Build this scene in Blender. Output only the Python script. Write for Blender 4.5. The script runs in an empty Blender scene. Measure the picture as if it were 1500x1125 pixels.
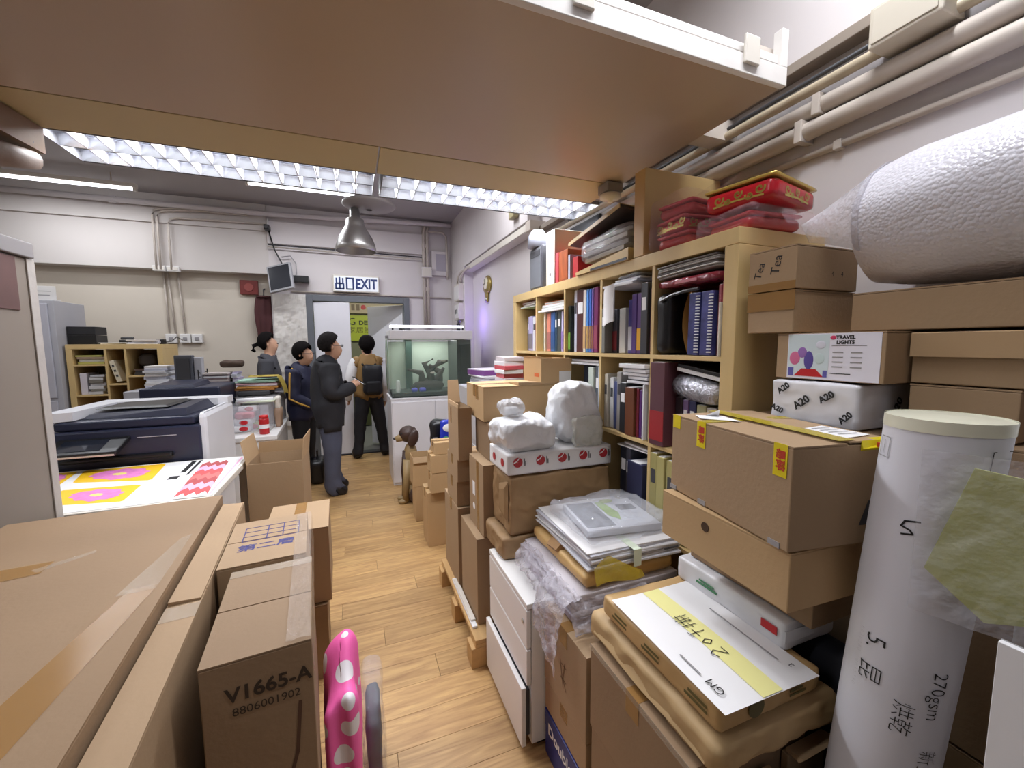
import bpy, bmesh, math, random
from mathutils import Vector, Matrix, noise, Euler
SC = bpy.context.scene
COL = SC.collection
R = math.radians
random.seed(7)

# ---------------------------------------------------------------- camera, world, exposure, lights
cam_d = bpy.data.cameras.new('camera')
cam = bpy.data.objects.new('camera', cam_d)
COL.objects.link(cam)
cam_d.sensor_width = 36.0
cam_d.lens = 36.0 * 595.0 / 1500.0
cam_d.clip_start = 0.02
def cam_axes(yaw, pitch, roll):
    y, p, r = R(yaw), R(pitch), R(roll)
    f = Vector((math.sin(y) * math.cos(p), math.cos(y) * math.cos(p), -math.sin(p)))
    rt = Vector((math.cos(y), -math.sin(y), 0))
    up = rt.cross(f)
    return rt * math.cos(r) - up * math.sin(r), rt * math.sin(r) + up * math.cos(r), f
_r, _u, _f = cam_axes(21.2, 5.5, 0.37)
cam.matrix_world = Matrix(((_r.x, _u.x, -_f.x, 0), (_r.y, _u.y, -_f.y, 0), (_r.z, _u.z, -_f.z, 1.5), (0, 0, 0, 1)))
SC.camera = cam
w = bpy.data.worlds.new('world'); SC.world = w
w.use_nodes = True
w.node_tree.nodes['Background'].inputs[0].default_value = (0.55, 0.55, 0.65, 1)
w.node_tree.nodes['Background'].inputs[1].default_value = 0.15
SC.view_settings.view_transform = 'Standard'
SC.view_settings.look = 'None'
SC.view_settings.gamma = 1.0
SC.view_settings.exposure = 0.14
SC.view_settings.use_curve_mapping = False
SC.cycles.use_denoising = True
SC.cycles.max_bounces = 8
SC.cycles.transparent_max_bounces = 16
SC.cycles.sample_clamp_indirect = 4.0
SC.cycles.caustics_reflective = False
SC.cycles.caustics_refractive = False

LIGHTS = []
def area(name, loc, sx, sy, power, col=(1, 1, 1), rot=(0, 0, 0), spread=180):
    d = bpy.data.lights.new(name, 'AREA'); d.shape = 'RECTANGLE'
    d.size, d.size_y, d.energy, d.color = sx, sy, power, col
    d.spread = R(spread)
    o = bpy.data.objects.new(name, d); o.location = loc; o.rotation_euler = rot
    COL.objects.link(o); LIGHTS.append(o)
    return o
COOL = (0.93, 0.95, 1.0)
NEUT = (1.0, 0.96, 0.90)
# the two louvre fittings under the mezzanine: a strip of light along each tube
for lx in (-0.465, 0.76):
    for ly in (-.075, .075): area('louvre_light', (lx, 2.235 + ly, 2.336), 1.12, 0.024, 19, COOL)
# ceiling battens: (x, y) centre, all along X at z = 3.1
BATTENS = [(-2.6, 5.42), (-0.33, 4.84), (-2.3, 4.2), (0.6, 3.4), (-3.4, 2.6), (-0.2, 0.2), (0.95, 0.60), (-2.4, 0.2), (0.2, -1.4)]
BP = [13, 25, 16, 19, 14, 4, 24, 15, 2]
for (bx, by), p in zip(BATTENS, BP):
    area('batten_light', (bx, by, 3.085), 1.15, 0.05, p, COOL)

# ---------------------------------------------------------------- materials
def lin(c):
    return tuple((x / 12.92 if x <= 0.04045 else ((x + 0.055) / 1.055) ** 2.4) for x in (v / 255.0 for v in c))
MATS = {}
def mat(name, rgb, rough=0.6, var=0.06, scale=6.0, bump=0.0, bscale=60.0, metal=0.0, alpha=1.0, emit=0.0, spec=0.5, stretch=None, trans=0.0, detail=3.0, bdist=0.004):
    if name in MATS: return MATS[name]
    m = bpy.data.materials.new(name); m.use_nodes = True
    nt = m.node_tree; b = nt.nodes['Principled BSDF']; L = nt.links
    c = lin(rgb)
    b.inputs['Roughness'].default_value = rough
    b.inputs['Metallic'].default_value = metal
    b.inputs['Alpha'].default_value = alpha
    b.inputs['Specular IOR Level'].default_value = spec
    b.inputs['Transmission Weight'].default_value = trans
    tc = nt.nodes.new('ShaderNodeTexCoord'); src = tc.outputs['Object']
    if stretch:
        mp = nt.nodes.new('ShaderNodeMapping'); mp.inputs['Scale'].default_value = stretch
        L.new(src, mp.inputs['Vector']); src = mp.outputs[0]
    if var > 0:
        n = nt.nodes.new('ShaderNodeTexNoise'); n.inputs['Scale'].default_value = scale; n.inputs['Detail'].default_value = detail
        L.new(src, n.inputs['Vector'])
        mx = nt.nodes.new('ShaderNodeMix'); mx.data_type = 'RGBA'
        mx.inputs['A'].default_value = tuple(max(0, v * (1 - 2 * var)) for v in c) + (1,)
        mx.inputs['B'].default_value = tuple(min(1, v * (1 + 2 * var)) for v in c) + (1,)
        L.new(n.outputs['Fac'], mx.inputs['Factor']); L.new(mx.outputs['Result'], b.inputs['Base Color'])
    else:
        b.inputs['Base Color'].default_value = c + (1,)
    if bump > 0:
        n2 = nt.nodes.new('ShaderNodeTexNoise'); n2.inputs['Scale'].default_value = bscale; n2.inputs['Detail'].default_value = 4
        L.new(src, n2.inputs['Vector'])
        bp = nt.nodes.new('ShaderNodeBump'); bp.inputs['Strength'].default_value = bump; bp.inputs['Distance'].default_value = bdist
        L.new(n2.outputs['Fac'], bp.inputs['Height']); L.new(bp.outputs[0], b.inputs['Normal'])
    if emit > 0:
        b.inputs['Emission Color'].default_value = c + (1,); b.inputs['Emission Strength'].default_value = emit
    MATS[name] = m
    return m
CARD = mat('cardboard', (162, 135, 104), 0.75, 0.05, 3, 0.15, 90)
CARD2 = mat('cardboard_dull', (142, 116, 88), 0.75, 0.06, 3, 0.15, 90)
CARD3 = mat('cardboard_pale', (184, 152, 110), 0.75, 0.05, 3, 0.12, 90)
CARDIN = mat('cardboard_inside', (176, 146, 110), 0.8, 0.04, 3)
KRAFT = mat('kraft_paper', (184, 154, 110), 0.6, 0.06, 7, 0.4, 14)
KRAFTD = mat('kraft_dark', (150, 120, 84), 0.6, 0.10, 9, 0.5, 16)
TAPE = mat('brown_tape', (160, 120, 70), 0.2, 0.03, 8, alpha=0.75)
CTAPE = mat('clear_tape', (205, 190, 170), 0.15, 0.0, alpha=0.28, bump=0.6, bscale=30)
WALL = mat('wall_paint', (214, 208, 208), 0.7, 0.05, 1.4, 0.12, 12)
WALLB = mat('wall_paint_cream', (207, 198, 184), 0.7, 0.06, 1.0, 0.12, 12)
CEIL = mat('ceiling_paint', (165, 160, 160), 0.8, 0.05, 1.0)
PLAST = mat('plaster_cracked', (214, 210, 204), 0.8, 0.10, 5, 0.8, 7, bdist=0.02)
PIPE = mat('painted_pipe', (196, 186, 176), 0.5, 0.05, 5)
WOODL = mat('birch_laminate', (206, 178, 124), 0.45, 0.04, 5, stretch=(1, 6, 1))
WHITE = mat('white_laminate', (226, 224, 222), 0.4, 0.02)
OFFW = mat('offwhite', (214, 208, 198), 0.5, 0.04)
PAPER = mat('white_paper', (232, 231, 232), 0.7, 0.02, 4)
GREYP = mat('grey_plastic', (150, 148, 150), 0.5, 0.04)
LGREY = mat('light_grey_metal', (176, 176, 182), 0.45, 0.04)
DGREY = mat('dark_grey', (62, 62, 66), 0.5, 0.05)
BLACK = mat('black_plastic', (20, 20, 22), 0.4, 0.05)
NAVY = mat('navy_plastic', (38, 42, 62), 0.35, 0.05)
STEEL = mat('brushed_steel', (188, 186, 184), 0.32, 0.05, 20, metal=0.9)
MIRROR = mat('louvre_reflector', (225, 228, 235), 0.18, 0.0, metal=0.85)
FILM = mat('clear_film', (224, 224, 232), 0.12, 0.0, alpha=0.30, bump=1.0, bscale=22, bdist=0.02, spec=0.9)
FILMT = mat('thin_clear_film', (222, 222, 230), 0.10, 0.0, alpha=0.16, bump=1.0, bscale=30, bdist=0.02, spec=0.9)
FILMW = mat('white_film_bag', (232, 233, 236), 0.28, 0.03, 6, alpha=0.93, bump=0.9, bscale=12, bdist=0.02)
INK = mat('black_ink', (25, 24, 26), 0.6, 0)
BLUEINK = mat('blue_ink', (48, 44, 110), 0.6, 0)
RED = mat('red', (186, 30, 38), 0.4, 0.05)

# ---------------------------------------------------------------- geometry helpers
class B:
    def __init__(s): s.bm = bmesh.new(); s.mi = 0
    def _tag(s, faces):
        for f in faces: f.material_index = s.mi
    def box(s, x0, x1, y0, y1, z0, z1, bev=0.0):
        r = bmesh.ops.create_cube(s.bm, size=1.0)
        vs = r['verts']
        for v in vs:
            v.co = Vector((x0 + (v.co.x + .5) * (x1 - x0), y0 + (v.co.y + .5) * (y1 - y0), z0 + (v.co.z + .5) * (z1 - z0)))
        fs = list({f for v in vs for f in v.link_faces}); s._tag(fs)
        if bev > 0:
            es = list({e for v in vs for e in v.link_edges})
            r2 = bmesh.ops.bevel(s.bm, geom=es, offset=bev, segments=2, affect='EDGES', profile=0.5)
            s._tag(r2['faces'])
        return s
    def hexa(s, pts):   # 8 points: bottom 4 ccw, top 4 ccw
        v = [s.bm.verts.new(p) for p in pts]
        fs = [s.bm.faces.new([v[i] for i in q]) for q in ((3, 2, 1, 0), (4, 5, 6, 7), (0, 1, 5, 4), (1, 2, 6, 5), (2, 3, 7, 6), (3, 0, 4, 7))]
        s._tag(fs); return s
    def tube(s, pts, r, n=8, cap=True):
        pts = [Vector(p) for p in pts]; rings = []
        for i, p in enumerate(pts):
            d = (pts[min(i + 1, len(pts) - 1)] - pts[max(i - 1, 0)]).normalized()
            a = Vector((0, 0, 1)) if abs(d.z) < 0.9 else Vector((1, 0, 0))
            u = d.cross(a).normalized(); v = d.cross(u)
            rr = r[i] if isinstance(r, (list, tuple)) else r
            rings.append([s.bm.verts.new(p + (u * math.cos(2 * math.pi * k / n) + v * math.sin(2 * math.pi * k / n)) * rr) for k in range(n)])
        fs = []
        for a, b in zip(rings, rings[1:]):
            for k in range(n): fs.append(s.bm.faces.new([a[k], a[(k + 1) % n], b[(k + 1) % n], b[k]]))
        if cap:
            fs.append(s.bm.faces.new(rings[0][::-1])); fs.append(s.bm.faces.new(rings[-1]))
        s._tag(fs); return s
    def lathe(s, prof, n=24, c=(0, 0, 0), closed=False):   # (r, z) about Z
        rings = []
        for r, z in prof:
            rings.append([s.bm.verts.new((c[0] + r * math.cos(2 * math.pi * k / n), c[1] + r * math.sin(2 * math.pi * k / n), c[2] + z)) for k in range(n)])
        fs = []
        for a, b in zip(rings, rings[1:]):
            for k in range(n): fs.append(s.bm.faces.new([a[k], a[(k + 1) % n], b[(k + 1) % n], b[k]]))
        if closed:
            fs.append(s.bm.faces.new(rings[0][::-1])); fs.append(s.bm.faces.new(rings[-1]))
        s._tag(fs); return s
    def poly(s, pts, h=None, d=(0, 0, 1)):   # flat polygon, extruded by h along d when given
        v = [s.bm.verts.new(p) for p in pts]
        f = s.bm.faces.new(v); s._tag([f])
        if h:
            r = bmesh.ops.extrude_face_region(s.bm, geom=[f])
            for g in r['geom']:
                if isinstance(g, bmesh.types.BMVert): g.co += Vector(d) * h
            s._tag(list({ff for g in r['geom'] if isinstance(g, bmesh.types.BMVert) for ff in g.link_faces}))
        return s
    def grid(s, fn, nu, nv):
        vs = [[s.bm.verts.new(fn(i / nu, j / nv)) for j in range(nv + 1)] for i in range(nu + 1)]
        fs = [s.bm.faces.new([vs[i][j], vs[i + 1][j], vs[i + 1][j + 1], vs[i][j + 1]]) for i in range(nu) for j in range(nv)]
        s._tag(fs); return s
    def ell(s, c, r, seg=12, rot=None):
        q = bmesh.ops.create_uvsphere(s.bm, u_segments=seg, v_segments=max(6, seg // 2 + 1), radius=1.0)
        for v in q['verts']:
            p = Vector((v.co.x * r[0], v.co.y * r[1], v.co.z * r[2]))
            if rot: p.rotate(Euler(rot))
            v.co = p + Vector(c)
        s._tag(list({f for v in q['verts'] for f in v.link_faces})); return s
    def ob(s, name, m, parent=None, loc=(0, 0, 0), rot=(0, 0, 0), smooth=False, fixn=True):
        if fixn: bmesh.ops.recalc_face_normals(s.bm, faces=s.bm.faces)
        me = bpy.data.meshes.new(name); s.bm.to_mesh(me); s.bm.free()
        return link(name, me, m, parent, loc, rot, smooth)
def link(name, me, m, parent=None, loc=(0, 0, 0), rot=(0, 0, 0), smooth=False):
    for mm in (m if isinstance(m, (list, tuple)) else [m]):
        if mm is not None: me.materials.append(mm)
    if smooth:
        for p in me.polygons: p.use_smooth = True
    o = bpy.data.objects.new(name, me); COL.objects.link(o)
    o.location = loc; o.rotation_euler = rot
    if parent is not None: o.parent = parent
    return o
def tag(o, label, cat, group=None):
    o['label'] = label; o['category'] = cat
    if group: o['group'] = group
    return o
def thing(name, label, cat, loc=(0, 0, 0), rz=0.0, group=None):
    o = bpy.data.objects.new(name, None); COL.objects.link(o)
    o.empty_display_size = 0.05
    o.location = loc; o.rotation_euler = (0, 0, rz)
    return tag(o, label, cat, group)
def struct(o):
    o['kind'] = 'structure'; return o
def solid(name, m, x0, x1, y0, y1, z0, z1, parent=None, bev=0.0):
    return B().box(x0, x1, y0, y1, z0, z1, bev).ob(name, m, parent)
def rbox(sx, sy, sz, r=0.02, n=10, amp=0.0, freq=6.0, seed=0.0, flat=True, crease=False):
    """rounded, softly crumpled box with its base at z = 0 (packs, bags, wrapped bundles)"""
    b = B()
    bmesh.ops.create_cube(b.bm, size=2.0)
    bmesh.ops.subdivide_edges(b.bm, edges=list(b.bm.edges), cuts=n, use_grid_fill=True)
    h = Vector((sx / 2, sy / 2, sz / 2))
    rr = min(r, h.x * .98, h.y * .98, h.z * .98)
    for v in b.bm.verts:
        p = Vector((v.co.x * h.x, v.co.y * h.y, v.co.z * h.z))
        q = Vector([max(-(h[i] - rr), min(h[i] - rr, p[i])) for i in range(3)])
        d = p - q
        if d.length > 1e-7: p = q + d.normalized() * rr
        else: d = v.co
        if amp > 0:
            s = noise.noise(p * freq + Vector((seed, seed * 1.7, -seed))) + 0.5 * abs(noise.noise(p * freq * 2.3 + Vector((seed + 5, 0, seed))))
            if crease:
                o_ = Vector((seed, seed * 1.7, -seed)); s = 0.9 * noise.noise(p * freq + o_) + .9 * (.5 - abs(noise.noise(p * freq * 1.3 + o_ * 2)) * 2.2) * .6 + .35 * (.4 - abs(noise.noise(p * freq * 3.1 - o_)) * 2)
            k = 1.0 if (not flat or p.z > -h.z + 0.004) else 0.0
            p = p + d.normalized() * (s - 0.25) * amp * k
        v.co = p + Vector((0, 0, h.z))
        if flat and v.co.z < 0: v.co.z = 0
    return b
def text(s, size, m, parent, loc, rot, name='lettering', bold=0.0, warp=None, sx=1.0):
    cu = bpy.data.curves.new('t', 'FONT'); cu.body = s; cu.size = size; cu.align_x = 'CENTER'; cu.align_y = 'CENTER'
    cu.resolution_u = 3; cu.offset = bold
    t = bpy.data.objects.new('t', cu); COL.objects.link(t)
    bpy.context.view_layer.update()
    me = bpy.data.meshes.new_from_object(t.evaluated_get(bpy.context.evaluated_depsgraph_get()))
    bpy.data.objects.remove(t); bpy.data.curves.remove(cu)
    for v in me.vertices:
        v.co.x *= sx
        if warp: v.co = Vector(warp(v.co))
    me.materials.clear()
    return link(name, me, m, parent, loc, rot)
def strokes(lines, wd, m, parent, loc, rot, name='handwriting', warp=None):
    """flat pen strokes: each line a list of (x, y)"""
    b = B()
    for ln in lines:
        for (x0, y0), (x1, y1) in zip(ln, ln[1:]):
            d = Vector((x1 - x0, y1 - y0, 0)); L = d.length
            if L < 1e-6: continue
            n = Vector((-d.y, d.x, 0)) / L * wd / 2; e = d / L * wd * .3
            ps = [Vector((x0, y0, 0)) - n - e, Vector((x1, y1, 0)) - n + e, Vector((x1, y1, 0)) + n + e, Vector((x0, y0, 0)) + n - e]
            if warp: ps = [Vector(warp(p)) for p in ps]
            b.poly(ps)
    o = b.ob(name, m, parent, loc, rot, fixn=False); o['kind'] = 'stuff'; return o
FACE_NY = (R(90), 0, 0)          # lettering on a face looking to -Y
FACE_NX = (R(90), 0, R(-90))     # lettering on a face looking to -X

def carton(label, x0, x1, y0, y1, z0, z1, rz=0, m=None, seam='y', tape=True, name='carton', group=None, side_tape=True, gap=0.004, lift=0.0, cat='box'):
    """closed cardboard carton: walls, two top flaps meeting at a seam, a tape strip"""
    m = m or CARD
    sx, sy, h = x1 - x0, y1 - y0, z1 - z0
    t = thing(name, label, cat, ((x0 + x1) / 2, (y0 + y1) / 2, z0), R(rz), group)
    B().box(-sx / 2, sx / 2, -sy / 2, sy / 2, 0, h - 0.004, 0.0025).ob('body', m, t)
    for s in (-1, 1):
        b = B()
        if seam == 'y':
            o = (gap / 2) * s; e = sx / 2 * s
            b.hexa([(o, -sy / 2, h - .0035 + (lift if s > 0 else 0)), (e, -sy / 2, h - .0035), (e, sy / 2, h - .0035), (o, sy / 2, h - .0035 + (lift if s > 0 else 0)),
                    (o, -sy / 2, h + (lift if s > 0 else 0)), (e, -sy / 2, h), (e, sy / 2, h), (o, sy / 2, h + (lift if s > 0 else 0))])
        else:
            o = (gap / 2) * s; e = sy / 2 * s
            b.hexa([(-sx / 2, o, h - .0035), (sx / 2, o, h - .0035), (sx / 2, e, h - .0035), (-sx / 2, e, h - .0035),
                    (-sx / 2, o, h), (sx / 2, o, h), (sx / 2, e, h), (-sx / 2, e, h)])
        b.ob('flap', m, t)
    if tape:
        w = 0.024; d = min(0.06, h * .4)
        if seam == 'y':
            b = B().box(-w, w, -sy / 2 - .0008, sy / 2 + .0008, h + .0002, h + .0008)
            if side_tape: b.box(-w, w, -sy / 2 - .0012, -sy / 2 - .0002, h - d, h + .0008)
        else:
            b = B().box(-sx / 2 - .0008, sx / 2 + .0008, -w, w, h + .0002, h + .0008)
            if side_tape: b.box(-sx / 2 - .0012, -sx / 2 - .0002, -w, w, h - d, h + .0008)
        b.ob('tape', TAPE, t)
    return t
def open_carton(label, x0, x1, y0, y1, z0, z1, flaps, rz=0, m=None, name='open_carton', group=None, fl=0.12):
    """hollow carton; flaps = {side: angle above horizontal (deg), 90 = straight up}"""
    m = m or CARD
    sx, sy, h = x1 - x0, y1 - y0, z1 - z0; t = 0.004
    r = thing(name, label, 'box', ((x0 + x1) / 2, (y0 + y1) / 2, z0), R(rz), group)
    b = B(); b.mi = 0
    b.box(-sx / 2, sx / 2, -sy / 2, sy / 2, 0, t)
    b.box(-sx / 2, sx / 2, -sy / 2, -sy / 2 + t, t, h).box(-sx / 2, sx / 2, sy / 2 - t, sy / 2, t, h)
    b.box(-sx / 2, -sx / 2 + t, -sy / 2 + t, sy / 2 - t, t, h).box(sx / 2 - t, sx / 2, -sy / 2 + t, sy / 2 - t, t, h)
    b.ob('body', m, r)
    for k, (ang, ln) in flaps.items():
        a = R(ang); c, s_ = math.cos(a) * ln, math.sin(a) * ln
        q = 0.0035
        if k == 'W': e = [(-sx / 2, -sy / 2, h), (-sx / 2, sy / 2, h)]; d = (-c, 0, s_); nn = (q, 0, 0)
        if k == 'E': e = [(sx / 2, -sy / 2, h), (sx / 2, sy / 2, h)]; d = (c, 0, s_); nn = (-q, 0, 0)
        if k == 'S': e = [(-sx / 2, -sy / 2, h), (sx / 2, -sy / 2, h)]; d = (0, -c, s_); nn = (0, q, 0)
        if k == 'N': e = [(-sx / 2, sy / 2, h), (sx / 2, sy / 2, h)]; d = (0, c, s_); nn = (0, -q, 0)
        a0, a1 = Vector(e[0]), Vector(e[1]); d = Vector(d); nn = Vector(nn) if abs(ang) > 40 else Vector((0, 0, -q))
        ins = (a1 - a0).normalized() * 0.006
        B().hexa([a0, a1, a1 + nn, a0 + nn, a0 + d + ins, a1 + d - ins, a1 + d - ins + nn, a0 + d + ins + nn]).ob('flap', CARDIN, r)
    return r
# ================================================================ SETTING
ZC = 3.25
# ---- floor: oak planks laid along X, each its own board
fm = bpy.data.materials.new('oak_plank'); fm.use_nodes = True
nt = fm.node_tree; L = nt.links; pb = nt.nodes['Principled BSDF']
oi = nt.nodes.new('ShaderNodeObjectInfo'); tc = nt.nodes.new('ShaderNodeTexCoord')
ad = nt.nodes.new('ShaderNodeVectorMath'); ad.operation = 'ADD'
mu = nt.nodes.new('ShaderNodeMath'); mu.operation = 'MULTIPLY'; mu.inputs[1].default_value = 37.0
L.new(oi.outputs['Random'], mu.inputs[0]); L.new(tc.outputs['Object'], ad.inputs[0]); L.new(mu.outputs[0], ad.inputs[1])
mp = nt.nodes.new('ShaderNodeMapping'); mp.inputs['Scale'].default_value = (1.6, 16, 1); L.new(ad.outputs[0], mp.inputs['Vector'])
ns = nt.nodes.new('ShaderNodeTexNoise'); ns.inputs['Scale'].default_value = 2.2; ns.inputs['Detail'].default_value = 8; ns.inputs['Distortion'].default_value = 1.2
L.new(mp.outputs[0], ns.inputs['Vector'])
cr = nt.nodes.new('ShaderNodeValToRGB'); L.new(ns.outputs['Fac'], cr.inputs[0])
cr.color_ramp.elements[0].position = 0.28; cr.color_ramp.elements[0].color = lin((158, 120, 78)) + (1,)
cr.color_ramp.elements[1].position = 0.70; cr.color_ramp.elements[1].color = lin((202, 164, 110)) + (1,)
hv = nt.nodes.new('ShaderNodeHueSaturation'); L.new(cr.outputs[0], hv.inputs['Color'])
mr = nt.nodes.new('ShaderNodeMapRange'); mr.inputs['To Min'].default_value = 0.86; mr.inputs['To Max'].default_value = 1.1
L.new(oi.outputs['Random'], mr.inputs['Value']); L.new(mr.outputs[0], hv.inputs['Value'])
L.new(hv.outputs[0], pb.inputs['Base Color']); pb.inputs['Roughness'].default_value = 0.42
floor = struct(solid('floor', mat('floor_slab', (96, 74, 52), 0.8), -4.6, 1.7, -2.6, 6.02, -0.2, -0.006))
plank_mesh = {}
def plank(x0, x1, y0):
    k = round(x1 - x0, 3)
    if k not in plank_mesh:
        o = B().box(0.0008, k - .0008, 0.0006, .1444, -.006, 0, .0006).ob('plank', fm, floor); plank_mesh[k] = o.data
    else: o = link('plank', plank_mesh[k], None, floor)
    o.location = (x0, y0, 0)
for i in range(42):
    y = -0.02 + i * .145
    if y + .145 > 6.02: break
    off = [0, .43, .86, .21, .64][i % 5]
    xs = [-2.2, -2.2 + off + .35]
    while xs[-1] + 1.3 < 1.6: xs.append(xs[-1] + 1.3)
    xs.append(1.6)
    if i < 6: xs = [v for v in xs if v > -.8]; xs = [-.8] + xs
    for a, b_ in zip(xs, xs[1:]):
        if b_ - a > .05: plank(a, b_, y)

# ---- walls
def wall(name, m, *bx): return struct(solid(name, m, *bx))
wall('wall_back', WALL, .753, 1.7, 6.0, 6.2, 0, ZC)
wall('wall_back', WALL, -.95, .753, 6.0, 6.2, 2.165, ZC)
wall('wall_back', WALL, -.95, -.545, 6.0, 6.2, 0, 2.165)
wall('wall_back', WALLB, -4.6, -.95, 6.17, 6.3, 0, ZC)
wall('wall_right', WALL, 1.5, 1.7, -2.6, 6.0, -.01, ZC)
wall('wall_left', WALLB, -4.7, -4.5, -2.6, 6.3, 0, ZC)
wall('wall_front', WALL, -4.6, 1.7, -2.7, -2.5, 0, ZC)
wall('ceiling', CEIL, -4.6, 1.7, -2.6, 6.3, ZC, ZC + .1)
# downstand beam on the left of the far wall, with its two shallow steps
struct(B().box(-4.5, -.95, 6.0, 6.17, 2.41, ZC, .004).box(-4.5, -.95, 5.97, 6.0, 2.93, ZC, .004).ob('trim_1', mat('beam_paint', (206, 200, 196), .75, .05, 1.2)))
struct(B().box(-.95, .98, 5.955, 6.0, 2.78, 3.06, .01).ob('trim_2', WALL))
# right wall: downstand beam and corner column
struct(B().box(1.38, 1.5, 3.18, 6.0, 2.52, ZC, .004).ob('trim_3', WALL))
struct(B().box(1.38, 1.5, 5.25, 6.0, 0, 2.52, .004).ob('trim_4', WALL))
# small ledge where the beam ends
struct(B().box(1.36, 1.5, 3.08, 3.18, 2.42, 2.5, .003).ob('trim_5', PIPE))
# plaster pillar left of the door, cracked and flaking
def crk(u, v):
    x, z = -.93 + u * .375, v * 2.165
    n = noise.noise(Vector((x * 9, z * 5, 3))) + .6 * noise.noise(Vector((x * 24, z * 14, 1)))
    return (x, 5.965 - .02 * n, z)
struct(B().grid(crk, 18, 70).ob('trim_6', PLAST, fixn=False))
# shadow-line skirting
struct(solid('baseboard_back', GREYP, .753, 1.38, 5.985, 6.0, 0, .08))

# ---- doorway, frame, two leaves
DOORM = mat('door_white', (232, 232, 238), .45, .03, 3)
FRAME = mat('door_frame_grey', (104, 108, 114), .4, .05)
dr = bpy.data.objects.new('door_1', None); COL.objects.link(dr); dr['kind'] = 'structure'; dr.location = (0, 5.96, 0)
B().box(-.555, -.475, 0, .14, 0, 2.17, .004).ob('frame', FRAME, dr)
B().box(.685, .76, 0, .14, 0, 2.17, .004).ob('frame', FRAME, dr)
B().box(-.475, .685, 0, .14, 2.09, 2.17, .004).ob('frame', FRAME, dr)
B().box(-.475, .685, 0, .14, -.01, .012).ob('threshold', DGREY, dr)
lf = B().box(0, .44, 0, .045, .015, 2.08, .003).ob('leaf', DOORM, dr, (-.47, .03, 0), (0, 0, R(-4)))
B().box(.39, .415, -.03, 0, 1.0, 1.16, .005).ob('handle', STEEL, lf)
lf2 = B().box(-.62, 0, 0, .045, .015, 2.08, .003).ob('leaf', DOORM, dr, (.675, .14, 0), (0, 0, R(-42)))
B().box(-.06, 0, -.008, 0, 1.6, 1.75).ob('hinge', DGREY, lf2)

# ---- lobby beyond the door
LOB = mat('lobby_wall', (120, 118, 96), .7, .08, 2)
struct(solid('floor', mat('lobby_tiles', (120, 118, 116), .4, .06, 4), -2.2, 3.0, 6.02, 9.2, -.2, -.012))
wall('wall_lobby', LOB, -2.2, 3.0, 8.6, 8.7, 0, 3.0)
wall('wall_lobby', LOB, -2.2, -2.1, 6.3, 8.6, 0, 3.0)
wall('wall_lobby', LOB, 2.9, 3.0, 6.2, 8.6, 0, 3.0)
struct(solid('ceiling', mat('lobby_ceiling', (180, 180, 175), .8), -2.2, 3.0, 6.2, 8.7, 2.9, 3.0))
area('lobby_light', (.35, 7.0, 2.85), .9, .3, 34, (.95, 1, .9))
sg = thing('shop_sign', 'lime green wall sign lettered G DES seen through the open doorway', 'sign', (.42, 8.57, 0))
B().box(-.75, .62, -.02, .02, 1.60, 2.09, .004).ob('panel', mat('lime_sign', (168, 176, 48), .4, .03), sg)
text('G', .19, INK, sg, (-.425, -.022, 1.965), FACE_NY); text('DES', .12, INK, sg, (-.20, -.022, 1.945), FACE_NY, bold=.002, sx=1.05)
text('家居設', .13, mat('olive_ink', (96, 92, 30), .6, 0), sg, (-.29, -.022, 1.80), FACE_NY, sx=1.15)
s2 = thing('notice_strip', 'pale lobby notice board with a red dot above the lime sign', 'sign', (.42, 8.57, 0))
B().box(-.75, .62, -.02, .02, 2.13, 2.38, .004).ob('panel', mat('strip_tan', (186, 166, 136), .5, .03), s2)
B().lathe([(.001, 0), (.045, 0), (.045, .004), (.001, .004)], 20).ob('red_dot', RED, s2, (-.21, -.021, 2.25), (R(90), 0, 0))
for k in range(3): B().box(-.52 + k * .09, -.46 + k * .09, -.024, -.02, 2.19, 2.30).ob('panel_mark', mat('strip_brown', (120, 98, 74), .5, 0), s2)
cb = thing('lobby_counter', 'dark green reception counter in the lobby beyond the door', 'counter', (.55, 8.2, 0))
B().box(-.7, .7, -.15, .2, 0, .8, .005).ob('body', mat('counter_green', (72, 76, 40), .5, .05), cb)
B().box(-.74, .74, -.2, .24, .8, .84, .005).ob('top', mat('counter_lime', (150, 156, 66), .4, .05), cb)

# ---- exit sign
ex = thing('exit_sign', 'white exit sign with blue Chinese and English letters over the door', 'sign', (.07, 5.99, 2.325))
B().box(-.29, .29, -.07, 0, -.11, .11, .006).ob('housing', OFFW, ex)
B().box(-.275, .275, -.075, -.07, -.095, .095).ob('face', mat('sign_face', (222, 226, 232), .3, 0, emit=.25), ex)
SB = mat('sign_blue', (28, 52, 112), .4, 0)
text('EXIT', .185, SB, ex, (.125, -.0765, -.005), FACE_NY, bold=.006, sx=.72)
b = B()
for x0, x1, z0, z1 in ((-.262, -.242, -.08, .0), (-.262, -.15, -.08, -.06), (-.17, -.15, -.08, 0), (-.25, -.162, -.012, .008), (-.254, -.236, .0, .07), (-.176, -.158, 0, .07), (-.216, -.196, -.08, .08),
                       (-.13, -.11, -.08, .08), (-.13, -.03, .06, .08), (-.05, -.03, -.08, .08), (-.13, -.03, -.08, -.062)):
    b.box(x0, x1, -.0775, -.0755, z0, z1)
b.ob('lettering', SB, ex)

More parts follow.
